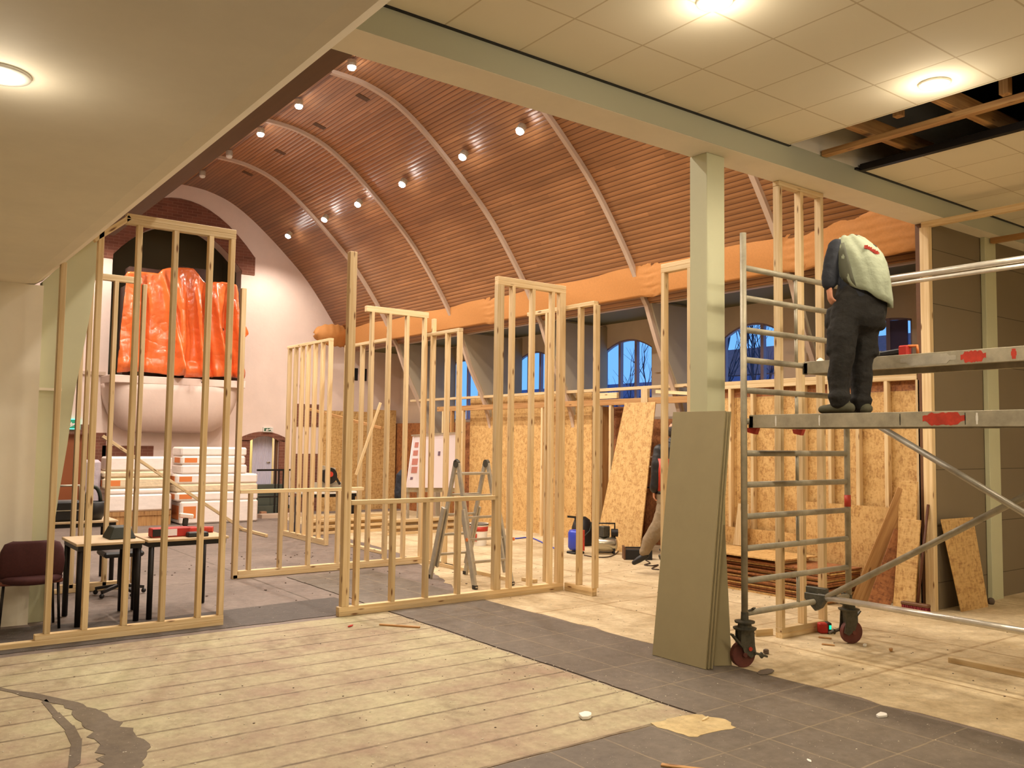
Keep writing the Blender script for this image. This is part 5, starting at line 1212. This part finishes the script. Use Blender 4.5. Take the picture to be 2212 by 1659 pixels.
# steps and railing in front of the right door
st = thing('door_steps', 'dark green steps with black railing before the right arched door', 'steps', (7.5, 18.9, 0))
for k, (z0, x0) in enumerate(((0.0, 7.0), (0.22, 7.1), (0.44, 7.22))): MB().box(x0, 18.55+0.22*k, z0, 7.85, YB-0.02, z0+0.215).build('step', GREYSTEP, st)
m = MB(); m.beam((7.0, 18.5, 1.0), (7.8, 18.5, 1.0), 0.04, 0.04)
for x in (7.42, 7.5, 7.6, 7.72): m.beam((x, 18.5, 0.0), (x, 18.5, 1.0), 0.025, 0.025)
m.beam((7.05, 18.5, 0.42), (7.8, 18.5, 0.42), 0.03, 0.03); m.build('railing', BLACKM, st)
o = MB().box(6.95, 18.0, 0.0, 7.9, 18.3, 0.08).build('white_plank', RIBM); tag(o, 'pale plank lying before the dark green steps', 'plank')
for k, x in enumerate((7.05, 7.7)):
    o = MB().box(x, 18.3, 0.0, x+0.12, 18.42, 0.12+0.04*k).build('rubble_block', CARD); tag(o, ('small brick rubble block left of the steps', 'small brick rubble block right of the steps')[k], 'block')

# ------------------------------------------------------------------ insulation stacks
def pack(x0, x1, y0, y1, z0, z1, lab, m, label, right=None):
    t = thing('insulation_pack', label, 'insulation', ((x0+x1)/2, (y0+y1)/2, z0), 'insulation packs stacked before the end wall')
    MB().box(x0, y0, z0, x1, y1, z1).build('wrap', m, t, bevel=0.03)
    if lab: MB().box(x0+0.06, y0-0.004, z0+0.25*(z1-z0), x0+0.30, y0, z1-0.22*(z1-z0)).box(x0-0.004, y0+0.1, z0+0.2*(z1-z0), x0, y1-0.2, z1-0.2*(z1-z0)).build('orange_label', ORANGEL, t)
    return t
sx = lambda px: X_at(px, 1050, 17.6)
A0, A1 = sx(234), sx(372)
words = ['lowest', 'second', 'third', 'fourth', 'fifth', 'sixth']
zz = [0.14, 0.55, 0.66, 0.95, 1.04, 1.30]; zb1 = lambda y, x=460: 0
def zpx(y, Y=17.6): return on(1, Y, 320, y).z
lv = [zpx(1104), zpx(1067), zpx(1055), zpx(1032), zpx(1018), zpx(987)]
for k, (a, b) in enumerate(zip(lv, lv[1:])):
    pack(A0-(0.08 if k in (2, 3) else 0)+0.0, A1+(0.02 if k == 4 else (-0.05 if k in (1, 2) else 0)), 17.6+0.03*k, 18.3, a+0.004, b-0.004, k in (2,), INSULY if k in (2, 3) else INSUL, 'insulation pack in the left stack, %s from the floor' % words[k])
t = thing('pallet', 'wooden pallet under the left insulation stack', 'pallet', ((A0+A1)/2, 17.9, 0))
for y in (17.62, 17.9, 18.2): MB().box(A0, y, 0.0, A1, y+0.08, lv[0]*0.7).build('bearer', PINE_D, t)
MB().box(A0, 17.6, lv[0]*0.7, A1, 18.3, lv[0]).build('deck', PINE_D, t)
B0, B1 = sx(377), sx(553)
lv = [0.004, zpx(1082), zpx(1062), zpx(1040), zpx(1026), zpx(1012), zpx(990), zpx(966)]
lv = [0.004]+[on(1, 17.5, 460, y).z for y in (1081, 1062, 1045, 1024, 1004, 985, 966)]
for k, (a, b) in enumerate(zip(lv, lv[1:])):
    x1 = B1-(0.0 if k < 4 else 0.22+0.03*(k % 2)); x0 = B0+(0.08 if k == 0 else 0)+(0.1 if k > 3 else 0)
    pack(x0, x1, 17.45+0.02*k, 18.2, a+0.003, b-0.003, k in (0, 1, 3, 5), INSULY if k in (2,) else INSUL, 'insulation pack in the right stack, %s from the floor' % (words+['seventh'])[k])
o = tag(MB().box(A0-0.40, 17.75, 0.0, A0-0.10, 18.0, 1.25).build('plastic_wrap_bundle', mat('crumpled_wrap', (190, 178, 186), 0.5, bump=(12, 0.8)), bevel=0.05), 'crumpled bluish wrap bundle at the left of the insulation', 'wrap')

# boxes and things in front of the left stack
for lab, px0, px1, y, h, m, c in (('plain brown cardboard carton before the left insulation stack', 295, 318, 1126, 0.27, CARD, 'box'), ('wide brown carton right of the plain carton', 318, 350, 1128, 0.2, CARD, 'box')):
    a = fl(px0, y); b = fl(px1, y); o = MB().box(a.x, a.y, 0.0, a.x+0.34, a.y+0.3, h).build('cardboard_box', m, bevel=0.004); tag(o, lab, c)
# ------------------------------------------------------------------ mitre saw on its table
wt = thing('work_table', 'work table with white sheet carrying the mitre saw, behind the close-set studs', 'table', (7.2, 14.9, 0))
w0 = fl(640, 1150); MB().box(6.46, 14.75, 0.70, 7.55, 15.25, 0.73).build('tabletop', WHITE, wt); MB().box(6.5, 14.78, 0.64, 7.5, 15.2, 0.70).build('frame', BLACKM, wt)
for x, y in ((6.5, 14.82), (7.45, 14.82), (6.5, 15.16), (7.45, 15.16)): MB().box(x-0.03, y-0.03, 0.0, x+0.03, y+0.03, 0.64).build('leg', BLACKM, wt)
ms = thing('mitre_saw', 'mitre saw with dark blade guard and pale table, behind the studs', 'saw', (7.15, 14.95, 0.73))
sxy = on(1, 14.95, 712, 1030); cx_ = sxy.x
MB().cyl((cx_, 14.93, 0.76), (cx_, 14.93, 0.80), 0.17, 20).build('turntable', ALU, ms); MB().box(cx_-0.28, 14.98, 0.78, cx_+0.30, 15.02, 0.90).build('fence', ALU, ms, bevel=0.005); MB().box(cx_-0.2, 14.85, 0.731, cx_+0.2, 15.1, 0.76).build('base', ALU, ms)
MB().cyl((cx_-0.02, 14.90, 1.02), (cx_-0.02, 14.97, 1.02), 0.15, 24).build('blade_guard', BLACK, ms); MB().cyl((cx_-0.02, 14.86, 1.05), (cx_-0.02, 14.90, 1.05), 0.05, 14).build('red_boss', REDP, ms)
MB().beam((cx_-0.15, 15.0, 0.86), (cx_-0.10, 15.0, 1.18), 0.06, 0.06).beam((cx_-0.22, 14.95, 1.18), (cx_+0.10, 14.95, 1.12), 0.06, 0.08).build('arm', ALU, ms, bevel=0.005)
MB().beam((cx_+0.12, 14.93, 0.98), (cx_+0.20, 14.93, 0.86), 0.035, 0.035).build('handle', BLACK, ms)
# planed timber piles
k = 0; GP = 'loose planed boards stacked on the floor of the hall'
rg = random.Random(5)
for px, py, n_ in ((735, 1152, 6), (905, 1152, 5)):
    a = fl(px, py)
    for j in range(n_):
        x = a.x+0.12*(j % 2)+rg.uniform(-0.05, 0.05); z = 0.0+0.055*j; y = a.y+0.1*(j % 2)
        o = board('planed_board', (x-0.7, y, z+0.027), (x+0.9, y+rg.uniform(-0.04, 0.04), z+0.027), 0.05, 0.14, None, PINE, wdir=(0, 0, 1))
        tag(o, 'pale planed board in the %s pile of loose timber, %s from the floor' % (('left', 'right')[px > 800], words[j]), 'board', GP)

# poster board on a stand
pb = thing('display_board', 'white display board with pinned drawings on a stand, behind the tall studs', 'display board', (8.4, 14.3, 0))
q0, q1, q2, q3 = on(1, 14.2, 878, 1053), on(1, 14.2, 982, 1054), on(1, 14.35, 989, 936), on(1, 14.35, 893, 943)
MB().prism([q0, q1, q2, q3], (0, 0.02, 0)).build('panel', PAPER, pb)
def onp(u, v): return (q0.lerp(q1, u)).lerp(q3.lerp(q2, u), v)+Vector((0, -0.003, 0))
pinks = mat('pink_print', (196, 130, 120), 0.7); grn = mat('green_print', (180, 210, 140), 0.7); gr = mat('grey_print', (120, 100, 120), 0.7)
for (u0, v0, u1, v1, m) in ((0.05, 0.78, 0.13, 0.88, pinks), (0.04, 0.62, 0.14, 0.72, pinks), (0.04, 0.44, 0.16, 0.56, pinks), (0.05, 0.28, 0.17, 0.40, pinks), (0.42, 0.30, 0.50, 0.45, grn), (0.42, 0.50, 0.49, 0.66, pinks), (0.58, 0.60, 0.63, 0.68, gr), (0.05, 0.15, 0.10, 0.2, gr)):
    MB().prism([onp(u0, v0), onp(u1, v0), onp(u1, v1), onp(u0, v1)], (0, -0.003, 0)).build('print', m, pb)
MB().beam(q3+Vector((-0.05, -0.02, 0.02)), q2+Vector((0.08, -0.02, 0.02)), 0.025, 0.025).build('top_rail', ALU, pb)
for px in (883, 905, 960):
    a = on(1, 14.3, px, 1060); MB().box(a.x-0.02, 14.3, 0.0, a.x+0.02, 14.34, a.z+0.1).build('leg', ALU, pb)
a = on(1, 14.3, 878, 1058); b = on(1, 14.3, 985, 1058); MB().beam(a, b, 0.12, 0.08).build('tray', ALU_W, pb)
# coat on a stud
jc = thing('hanging_coat', 'dark coat hanging beside the display board', 'coat', on(1, 14.0, 861, 1070))
c = on(1, 14.0, 864, 1018); b = on(1, 14.0, 861, 1073)
merged([swept([c+Vector((0.04, 0, 0)), c+Vector((0, 0, -0.08)), (c+b)/2, b+Vector((0, 0, 0.02))], [(0.05, 0.04), (0.09, 0.07), (0.10, 0.07), (0.11, 0.08)])], 'coat_body', NAVY, jc, 0.015, 2, (0.08, 0.03))

# bucket
bp_ = fl(1034, 1178); bk_ = thing('paint_bucket', 'white bucket with a red band, seen through the folding ladder', 'bucket', bp_)
MB().lathe(bp_, [(0.001, 0.0), (0.125, 0.0), (0.15, 0.33), (0.158, 0.33), (0.158, 0.36), (0.14, 0.36), (0.12, 0.02), (0.001, 0.02)], 26).build('pail', WHITE, bk_, smooth=False)
MB().lathe(bp_+Vector((0, 0, 0.235)), [(0.1455, 0), (0.1515, 0.075)], 26).build('red_band', REDP, bk_, smooth=True, solid=0.003)
dv = Vector((-bp_.x, -bp_.y, 0)).normalized(); sv = Vector((-dv.y, dv.x, 0)); cc = bp_+dv*0.142+sv*-0.03
MB().prism([cc+Vector((0, 0, 0.08)), cc+sv*-0.07+Vector((0, 0, 0.08)), cc+sv*-0.07+Vector((0, 0, 0.2)), cc+Vector((0, 0, 0.2))], dv*0.004).build('red_mark', REDP, bk_)
MB().lathe(bp_+Vector((0, 0, 0.335)), [(0.1, 0), (0.16, 0.0), (0.162, 0.018), (0.1, 0.02)], 26).build('black_lid_rim', BLACK, bk_)

# compressors, hoses
def compressor(label, p, L, r, ax, tankm, name='air_compressor', tall=0.16):
    t = thing(name, label, 'compressor', p); p = Vector(p); ax = Vector(ax).normalized(); sd_ = Vector((-ax.y, ax.x, 0)); zc = r+0.045
    MB().lathe(p-ax*L/2+Vector((0, 0, zc)), [(0.001, -0.03), (r*0.6, -0.022), (r*0.93, 0.0), (r, 0.03), (r, L-0.03), (r*0.93, L), (r*0.6, L+0.022), (0.001, L+0.03)], 22, ax=ax).build('tank', tankm, t, smooth=True)
    m = MB()
    for s_ in (-0.4, 0.4):
        for q_ in (-1, 1): m.beam(p+ax*L*s_+sd_*q_*r*0.8+Vector((0, 0, 0.0)), p+ax*L*s_+sd_*q_*r*0.7+Vector((0, 0, zc)), 0.025, 0.025)
    m.beam(p-ax*L*0.45+sd_*r*0.8+Vector((0, 0, 0.02)), p+ax*L*0.45+sd_*r*0.8+Vector((0, 0, 0.02)), 0.02, 0.02); m.build('feet', BLACK, t)
    MB().box(p.x-0.08, p.y-0.06, zc+r, p.x+0.06, p.y+0.06, zc+r+tall).build('pump', STEELD, t, bevel=0.01)
    MB().cyl(p+ax*0.1+Vector((0, 0, zc+r+0.06)), p+ax*0.2+Vector((0, 0, zc+r+0.06)), 0.06, 16).build('motor', BLACK, t)
    MB().tube([p-ax*L*0.45+Vector((0, 0, zc+r*0.8)), p-ax*L*0.45+Vector((0, 0, zc+r+tall+0.04)), p+ax*L*0.45+Vector((0, 0, zc+r+tall+0.04)), p+ax*L*0.45+Vector((0, 0, zc+r*0.8))], 0.014, 8).build('handle', BLACK, t, smooth=True)
    return t
pc = (fl(1286, 1197)+fl(1326, 1197))/2
compressor('polished steel air compressor on the floor right of the front stud frame', pc, 0.34, 0.11, tuple(Vector((CR[0], CR[1], 0))), CHROME)
pc2 = fl(1243, 1196)
t = thing('air_compressor', 'blue upright air tank behind the front stud frame', 'compressor', pc2)
MB().lathe(pc2+Vector((0, 0, 0.05)), [(0.001, 0), (0.09, 0.01), (0.115, 0.05), (0.115, 0.27), (0.09, 0.31), (0.001, 0.32)], 22).build('tank', BLUE, t, smooth=True)
MB().box(pc2.x-0.1, pc2.y-0.1, 0, pc2.x+0.1, pc2.y+0.1, 0.04).build('base', BLACK, t, bevel=0.01); MB().beam(pc2+Vector((0.06, -0.05, 0.3)), pc2+Vector((0, 0, 0.55)), 0.03, 0.05).beam(pc2+Vector((-0.1, 0.08, 0.56)), pc2+Vector((0.1, -0.08, 0.54)), 0.03, 0.03).build('handle', BLACK, t); MB().cyl(pc2+Vector((0.07, -0.09, 0.05)), pc2+Vector((0.07, -0.09, 0.36)), 0.028, 12).build('red_column', REDP, t)
pb_ = fl(1257, 1178); t = thing('tool_backpack', 'black upright tool backpack between the front studs', 'bag', pb_)
MB().lathe(pb_, [(0.001, 0), (0.16, 0), (0.18, 0.06), (0.17, 0.3), (0.13, 0.42), (0.06, 0.47), (0.001, 0.475)], 20).build('bag_body', BLACK, t, smooth=True); MB().tube([pb_+Vector((-0.1, -0.14, 0.15)), pb_+Vector((0, -0.185, 0.25)), pb_+Vector((0.1, -0.12, 0.38))], 0.012, 8).build('strap', DGREEN, t)
pn = fl(1377, 1208); t = thing('open_tool_tray', 'black open tool tray at the trailing foot of the walking person', 'tool tray', pn)
ax_ = Vector((CR[0], CR[1], 0)).normalized(); s2 = Vector((-ax_.y, ax_.x, 0))
def ob(c, l, w, z0, z1): c = Vector(c); return MB().prism([c-ax_*l/2-s2*w/2+Vector((0, 0, z0)), c+ax_*l/2-s2*w/2+Vector((0, 0, z0)), c+ax_*l/2+s2*w/2+Vector((0, 0, z0)), c-ax_*l/2+s2*w/2+Vector((0, 0, z0))], (0, 0, z1-z0))
ob(pn, 0.40, 0.22, 0.0, 0.15).build('tray_body', BLACK, t, bevel=0.006); ob(pn-ax_*0.2, 0.02, 0.24, 0.0, 0.19).build('end_plate', BROWNT, t); MB().tube([pn-ax_*0.2+Vector((0, 0, 0.17)), pn+ax_*0.05+Vector((0, 0, 0.17))], 0.01, 8).build('handle', BLACK, t)
t = thing('nail_gun', 'dark nail gun lying beside the open tool tray', 'power tool', pn+ax_*0.3)
pq = pn+ax_*0.30-s2*0.08; MB().beam(pq+Vector((0, 0, 0.04)), pq+ax_*0.2+Vector((0, 0, 0.10)), 0.06, 0.07).build('body', STEELD, t, bevel=0.01); MB().beam(pq+ax_*0.08+Vector((0, 0, 0.03)), pq+ax_*0.02+Vector((0, 0, 0.17)), 0.035, 0.04).build('grip', BLACK, t, bevel=0.008); MB().beam(pq+ax_*0.12+Vector((0, 0, 0.035)), pq+ax_*0.22-s2*0.06+Vector((0, 0, 0.035)), 0.03, 0.03).build('magazine', CHROME, t)
def hose(name, label, pts, r, m, cat):
    P = [fl(*p) if len(p) == 2 else Vector(p) for p in pts]; P = [Vector((p.x, p.y, p.z+r+0.004)) for p in P]; out = []
    for i in range(len(P)-1):
        p0, p1, p2, p3 = P[max(i-1, 0)], P[i], P[i+1], P[min(i+2, len(P)-1)]
        for k in range(6):
            t_ = k/6; out.append(0.5*((2*p1)+(-p0+p2)*t_+(2*p0-5*p1+4*p2-p3)*t_*t_+(-p0+3*p1-3*p2+p3)*t_**3))
    out.append(P[-1]); return tag(MB().tube(out, r, 8).build(name, m, smooth=True), label, cat)
hose('air_hose', 'thin dark hose curving from the steel compressor to the tool tray', [(1262, 1201), (1285, 1205), (1312, 1205), (1330, 1198), (1340, 1186), (1354, 1181)], 0.008, CABLE, 'hose')
hose('air_hose', 'blue air hose on the floor behind the front studs', [(1082, 1158), (1110, 1165), (1135, 1163), (1152, 1165), (1180, 1178), (1205, 1190)], 0.011, HOSEB, 'hose')
hose('power_cord', 'dark looped cord by the tool tray', [(1395, 1212), (1404, 1218), (1392, 1222), (1408, 1224), (1422, 1222), (1408, 1230), (1424, 1232)], 0.008, CABLE, 'cord')

# ------------------------------------------------------------------ board stack and leaning boards at the right
GS = 'strand boards stacked flat before the stud wall'
ns = 14; hs = 0.36/ns; rg = random.Random(9)
for k in range(ns):
    x0 = 8.33+rg.uniform(-0.05, 0.04)+0.004*k; y0 = 5.55+rg.uniform(-0.05, 0.06); y1 = 7.55+rg.uniform(-0.06, 0.03)
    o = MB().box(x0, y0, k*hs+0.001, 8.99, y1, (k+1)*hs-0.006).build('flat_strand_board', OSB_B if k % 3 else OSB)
    tag(o, 'flat strand board in the low stack, layer %s from the floor' % (words+['seventh', 'eighth', 'ninth', 'tenth', 'eleventh', 'twelfth', 'thirteenth', 'fourteenth'])[k], 'board', GS)
for k, y in enumerate((6.15, 7.2)):
    o = board('spacer_block', (8.36, y, 0.382), (8.9, y, 0.382), 0.044, 0.07, None, PINE, wdir=(0, 0, 1)); tag(o, ('pine spacer under the top board of the stack, right', 'pine spacer under the top board of the stack, left')[k], 'wood block')
o = MB().box(8.25, 6.05, 0.405, 8.97, 7.6, 0.42).build('flat_strand_board', OSB); tag(o, 'pale strand board on spacers on top of the low stack', 'board')
o = MB().prism([(8.95, 7.05, 0.43), (8.95, 7.25, 0.43), (8.97, 7.18, 0.95), (8.97, 7.02, 0.95)], (0.014, 0, 0)).build('offcut_board', PINE); tag(o, 'pale narrow offcut leaning behind the board stack', 'board')
def lean(name, label, b, t, w, th, m, wd=None, cat='board'):
    b, t = Vector(b), Vector(t); o = board(name, b, t, w, th, None, m, wdir=wd or tuple(Rr)); return tag(o, label, cat)
def at_floor_h(px, py, base, off=0.0):
    """point above a floor point `base` hit by the pixel row"""
    base = Vector(base); lo, hi = 0, 5
    for _ in range(40):
        m_ = (lo+hi)/2
        if proj(base+Vector((0, 0, m_)))[1] > py: lo = m_
        else: hi = m_
    return base+Vector((0, 0, lo))
X9 = 8.93
lean('leaning_board', 'brown plank leaning left to right against the stud wall, leftmost of the group', (8.82, 5.44, 0.012), on(0, 8.97, 1956, 1058), 0.16, 0.03, PINE_D)
lean('leaning_board', 'dark wide board leaning low between the brown plank and the post', (8.80, 5.20, 0.012), on(0, 8.97, 1955, 1150), 0.22, 0.02, OSB_B)
lean('leaning_board', 'tall upright strand board strip before the corner post', (8.90, 4.96, 0.012), (8.955, 4.93, on(0, 8.95, 1980, 1040).z), 0.20, 0.02, OSB, wd=(0, 1, 0))
lean('leaning_board', 'shorter strand board strip in front of the tall one', (8.84, 4.94, 0.012), (8.92, 4.90, on(0, 8.92, 1975, 1122).z), 0.235, 0.018, OSB, wd=(0, 1, 0))
br = thing('broom', 'broom with red bristles standing against the corner post', 'broom', (8.78, 4.78, 0))
MB().tube([(8.80, 4.77, 0.09), on(0, 9.0, 2005, 1090)], 0.014, 10).build('broomstick', mat('dark_broomstick', (92, 52, 32), 0.5), br, smooth=True)
MB().box(8.75, 4.64, 0.065, 8.82, 4.93, 0.10).build('head', BROWNT, br, bevel=0.008)
m = MB()
for i in range(14):
    for j in range(3): x = 8.757+0.024*j; y = 4.65+0.02*i; m.beam((x, y, 0.066), (x+(j-1)*0.012, y+rg.uniform(-0.01, 0.01), 0.003), 0.014, 0.012)
m.build('bristles', BRISTLE, br)
leaning('strand_board', 'small strand board leaning on the dark grey wall by the broom', fl(2075, 1322), fl(2133, 1311), on(1, 4.66, 2100, 1117), on(1, 4.66, 2031, 1122), 0.012, OSB)
o = MB().sphere(fl(2141, 1306)+Vector((0, 0, 0.035)), 0.04, 8).build('rubble_stone', STONE); tag(o, 'small dark stone beside the leaning strand board', 'stone')
a, b = fl(2052, 1424, 0.025), fl(2260, 1466, 0.025)
o = board('floor_timber', a, b, 0.045, 0.07, None, PINE, wdir=(0, 0, 1)); tag(o, 'pine timber lying on the floor at the right edge', 'timber')

# laser level on the floor
lp = fl(1778, 1368); t = thing('laser_level', 'small red and black laser level glowing green beside the far scaffold wheel', 'laser level', lp)
ob(lp, 0.085, 0.08, 0.004, 0.095).build('body', REDB, t, bevel=0.01); ob(lp+ax_*0.045, 0.04, 0.084, 0.0, 0.10).build('rubber_guard', BLACK, t, bevel=0.006)
c = lp+ax_*0.05-s2*0.044; MB().prism([c-ax_*0.009+Vector((0, 0, 0.045)), c+ax_*0.009+Vector((0, 0, 0.045)), c+ax_*0.009+Vector((0, 0, 0.08)), c-ax_*0.009+Vector((0, 0, 0.08))], -s2*0.003).build('green_window', GREEN_LASER, t)

# drill on the upper platform
dp = on(0, 6.45, 1905, 757); dp.z = 2.386; yv = Vector((0, -1, 0))
t = thing('cordless_drill', 'red and black cordless drill lying on the upper platform', 'power tool', dp)
q = on(0, 6.45, 1950, 755); q.z = 2.386
MB().beam(dp+Vector((0, 0.02, 0.03)), q+Vector((0, 0.0, 0.045)), 0.05, 0.045).build('body', BLACK, t, bevel=0.01)
MB().cyl(dp+Vector((0, 0.06, 0.03)), dp+Vector((0, 0.0, 0.03)), 0.03, 12).build('chuck', STEELD, t)
MB().beam(q+Vector((0, 0.02, 0.045)), q+Vector((0, -0.055, 0.045)), 0.07, 0.085).build('red_housing', REDB, t, bevel=0.01)
MB().tube([q+Vector((0, -0.04, 0.08)), q+Vector((0, -0.115, 0.078)), q+Vector((0, -0.12, 0.02))], 0.012, 8).build('grip', ORANGEL, t, smooth=True)
gp = on(0, 6.5, 1772, 769); t = tag(MB().lathe((6.5, gp.y, 2.386), [(0.001, 0), (0.035, 0.0), (0.03, 0.03), (0.012, 0.045), (0.001, 0.05)], 14).build('glue_cap', WHITE, smooth=True), 'small pale cap standing on the upper platform', 'cap')

# ------------------------------------------------------------------ litter on the floor
def flat_bit(name, label, px, py, w, l, h, m, ang, cat='scrap'):
    c = fl(px, py, 0.008); u = Vector((math.cos(ang), math.sin(ang), 0)); v = Vector((-u.y, u.x, 0)); rg_ = random.Random(int(px*7+py))
    n_ = 8; poly = [c+u*l/2*math.cos(2*math.pi*k/n_)*rg_.uniform(0.75, 1.15)+v*w/2*math.sin(2*math.pi*k/n_)*rg_.uniform(0.7, 1.2) for k in range(n_)]
    return tag(MB().prism(poly, (0, 0, h)).build(name, m, bevel=min(h*0.3, 0.002)), label, cat)
flat_bit('plastic_scrap', 'white plastic scrap lying alone on the cream floor in the foreground', 1265, 1549, 0.075, 0.13, 0.02, WHITE, 0.5)
flat_bit('paper_scrap', 'crumpled white paper on the dark tiles right of the scaffold wheel', 1905, 1547, 0.06, 0.11, 0.015, WHITE, 0.2)
flat_bit('paper_scrap', 'white flake by the bottom edge on the dark tiles', 1748, 1644, 0.02, 0.05, 0.006, WHITE, 1.0)
flat_bit('torn_sheet', 'torn grey vinyl piece under the near scaffold wheel', 1655, 1452, 0.10, 0.22, 0.006, mat('torn_vinyl', (104, 92, 80), 0.8), 0.2)
flat_bit('rubble_stone', 'rounded dark stone between the scaffold wheels', 1655, 1411, 0.04, 0.06, 0.03, STONE, 0.3, 'stone')
flat_bit('wood_splinter', 'red-brown wood chip on the planks before the front frame', 757, 1353, 0.025, 0.10, 0.01, REDB, 0.6)
flat_bit('wood_chip', 'pale chip at the corner of the torn floor patch', 1524, 1554, 0.02, 0.10, 0.01, PINE, 0.3)
flat_bit('wood_chip', 'small wood offcut on the dusty floor right of the far wheel', 1925, 1406, 0.03, 0.06, 0.02, PINE_D, 0.3)
flat_bit('paper_scrap', 'small white crumpled bit beside the far scaffold wheel', 1868, 1396, 0.03, 0.05, 0.02, WHITE, 0.3)
o = board('thin_lath', fl(820, 1349, 0.012), fl(907, 1355, 0.012), 0.015, 0.03, None, PINE_D, wdir=(0, 0, 1)); tag(o, 'thin lath lying on the floor before the front stud frame', 'lath')
o = board('thin_lath', fl(1428, 1652, 0.014), fl(1560, 1668, 0.014), 0.012, 0.03, None, PINE_D, wdir=(0, 0, 1)); tag(o, 'thin splintered lath at the bottom edge of the picture', 'lath')
for k, (px, py) in enumerate(((1768, 1376), (1775, 1391))):
    o = board('thin_lath', fl(px, py, 0.01), fl(px+28, py+3, 0.01), 0.01, 0.025, None, PINE_D, wdir=(0, 0, 1)); tag(o, ('short wood sliver in front of the laser level, upper', 'short wood sliver in front of the laser level, lower')[k], 'sliver')
# crumbs of plaster and sawdust: nobody could count them
rg = random.Random(21); m = MB(); m2 = MB()
def crumb(mb, x, y, s_, z=0.004):
    n_ = 5; a0 = rg.random()*6; poly = [(x+s_*math.cos(a0+k*2*math.pi/n_)*rg.uniform(0.5, 1.2), y+s_*math.sin(a0+k*2*math.pi/n_)*rg.uniform(0.4, 1), z) for k in range(n_)]; mb.prism(poly, (0, 0, s_*0.5))
for _ in range(420): crumb(m if rg.random() < 0.75 else m2, rg.uniform(0.6, 4.25), rg.uniform(3.85, 7.7), rg.uniform(0.002, 0.008))
for _ in range(170): y = rg.uniform(3.5, 7.7); crumb(m, 4.28+rg.gauss(-0.02, 0.03), y, rg.uniform(0.002, 0.008), 0.006)
for _ in range(90): crumb(m, rg.uniform(3.5, 5.4), rg.uniform(2.2, 7.5), rg.uniform(0.002, 0.006), 0.008)
for _ in range(260): crumb(m if rg.random() < 0.4 else m2, rg.uniform(5.6, 9.0), rg.uniform(2.6, 9.5), rg.uniform(0.003, 0.009), 0.003)
for _ in range(120): crumb(m2, rg.uniform(3, 6.3), rg.uniform(8.5, 12.5), rg.uniform(0.004, 0.016), 0.003)
tag(m.build('plaster_crumbs', mat('crumb_grey_white', (206, 198, 178), 0.8), origin=O0), 'white plaster crumbs scattered over the bare floor', 'debris', kind='stuff')
tag(m2.build('dirt_crumbs', STONE, origin=O0), 'dark dirt crumbs scattered over the bare floor', 'debris', kind='stuff')

# pipe rail seen through the doorway
t = thing('pipe_rail', 'low metal pipe rail seen through the wide doorway', 'rail', (10.7, 10.3, 0))
for z_ in (1.46, 1.30): MB().tube([(10.72, 9.4, z_), (10.72, 11.2, z_)], 0.014, 8).build('pipe', RIBM, t, smooth=True)
for y in (9.6, 10.0, 10.25, 10.5, 10.75, 11.1): MB().tube([(10.72, y, 0.0), (10.72, y, 1.28)] if y in (9.6, 11.1) else [(10.72, y, 0.95), (10.72, y, 1.28)], 0.012, 8).build('bar', BLACKM, t, smooth=True)
MB().tube([(10.72, 9.6, 0.95), (10.72, 11.1, 0.95)], 0.014, 8).build('lower_bar', BLACKM, t)

# ------------------------------------------------------------------ outside: bare trees and the house opposite
def tree(x, y, h, seed, label):
    rg = random.Random(seed); m = MB()
    def br_(p, d, L, r, depth):
        n_ = 4; pts = [Vector(p)]
        for k in range(n_): d = (d+Vector((rg.uniform(-.18, .18), rg.uniform(-.18, .18), rg.uniform(-.05, .15)))).normalized(); pts.append(pts[-1]+d*L/n_)
        m.tube(pts, [r*(1-0.16*k) for k in range(n_+1)], 6)
        if depth == 0: return
        for k in range(4 if depth > 1 else 3):
            q = pts[rg.randint(1, n_)]; dd = (d+Vector((rg.uniform(-.5, .5), rg.uniform(-.8, .8), rg.uniform(0.0, .5)))).normalized(); br_(q, dd, L*0.62, r*0.5, depth-1)
    br_((x, y, -0.2), Vector((0, 0, 1)), h*0.45, 0.06, 3)
    tag(m.build('bare_tree', BARK, smooth=True), label, 'tree', 'bare trees outside the windows')
for k, (px, dx, h) in enumerate(((1350, 18, 6.8), (1392, 20, 6.2), (1590, 15, 6.2), (1625, 16.5, 6.6), (1655, 15.5, 6.4), (1378, 17, 6.0))):
    p_ = on(0, dx, px, 800); tree(dx, p_.y, h, k+3, 'bare leafless tree outside the %s' % ('third arched window, left', 'third arched window, right', 'arched window behind the scaffold, left', 'arched window behind the scaffold, middle', 'arched window behind the scaffold, right', 'third arched window, middle')[k])
t = thing('house', 'house with red roof across the street, seen through the window behind the scaffold', 'house', (28, 14, 0))
MB().box(26, 5, -0.2, 32, 24, 4.2).build('wall', HOUSE, t)
MB().prism([(25.6, 5, 4.2), (32.4, 5, 4.2), (29, 5, 5.6)], (0, 19, 0)).build('roof', ROOF, t)
for k in range(7): MB().box(25.97, 6+2.6*k, 2.6, 26.02, 7.6+2.6*k, 3.8).build('window', BLIND, t)
o = tag(MB().box(22, 16, -0.2, 24, 30, 3.3).prism([(21.8, 16, 3.3), (24.2, 16, 3.3), (23, 16, 3.9)], (0, 14, 0)).box(22.8, 21.6, 3.6, 23.2, 22.0, 4.6).build('low_outbuilding', BLIND), 'dark low roofline with chimney outside the third window', 'building')
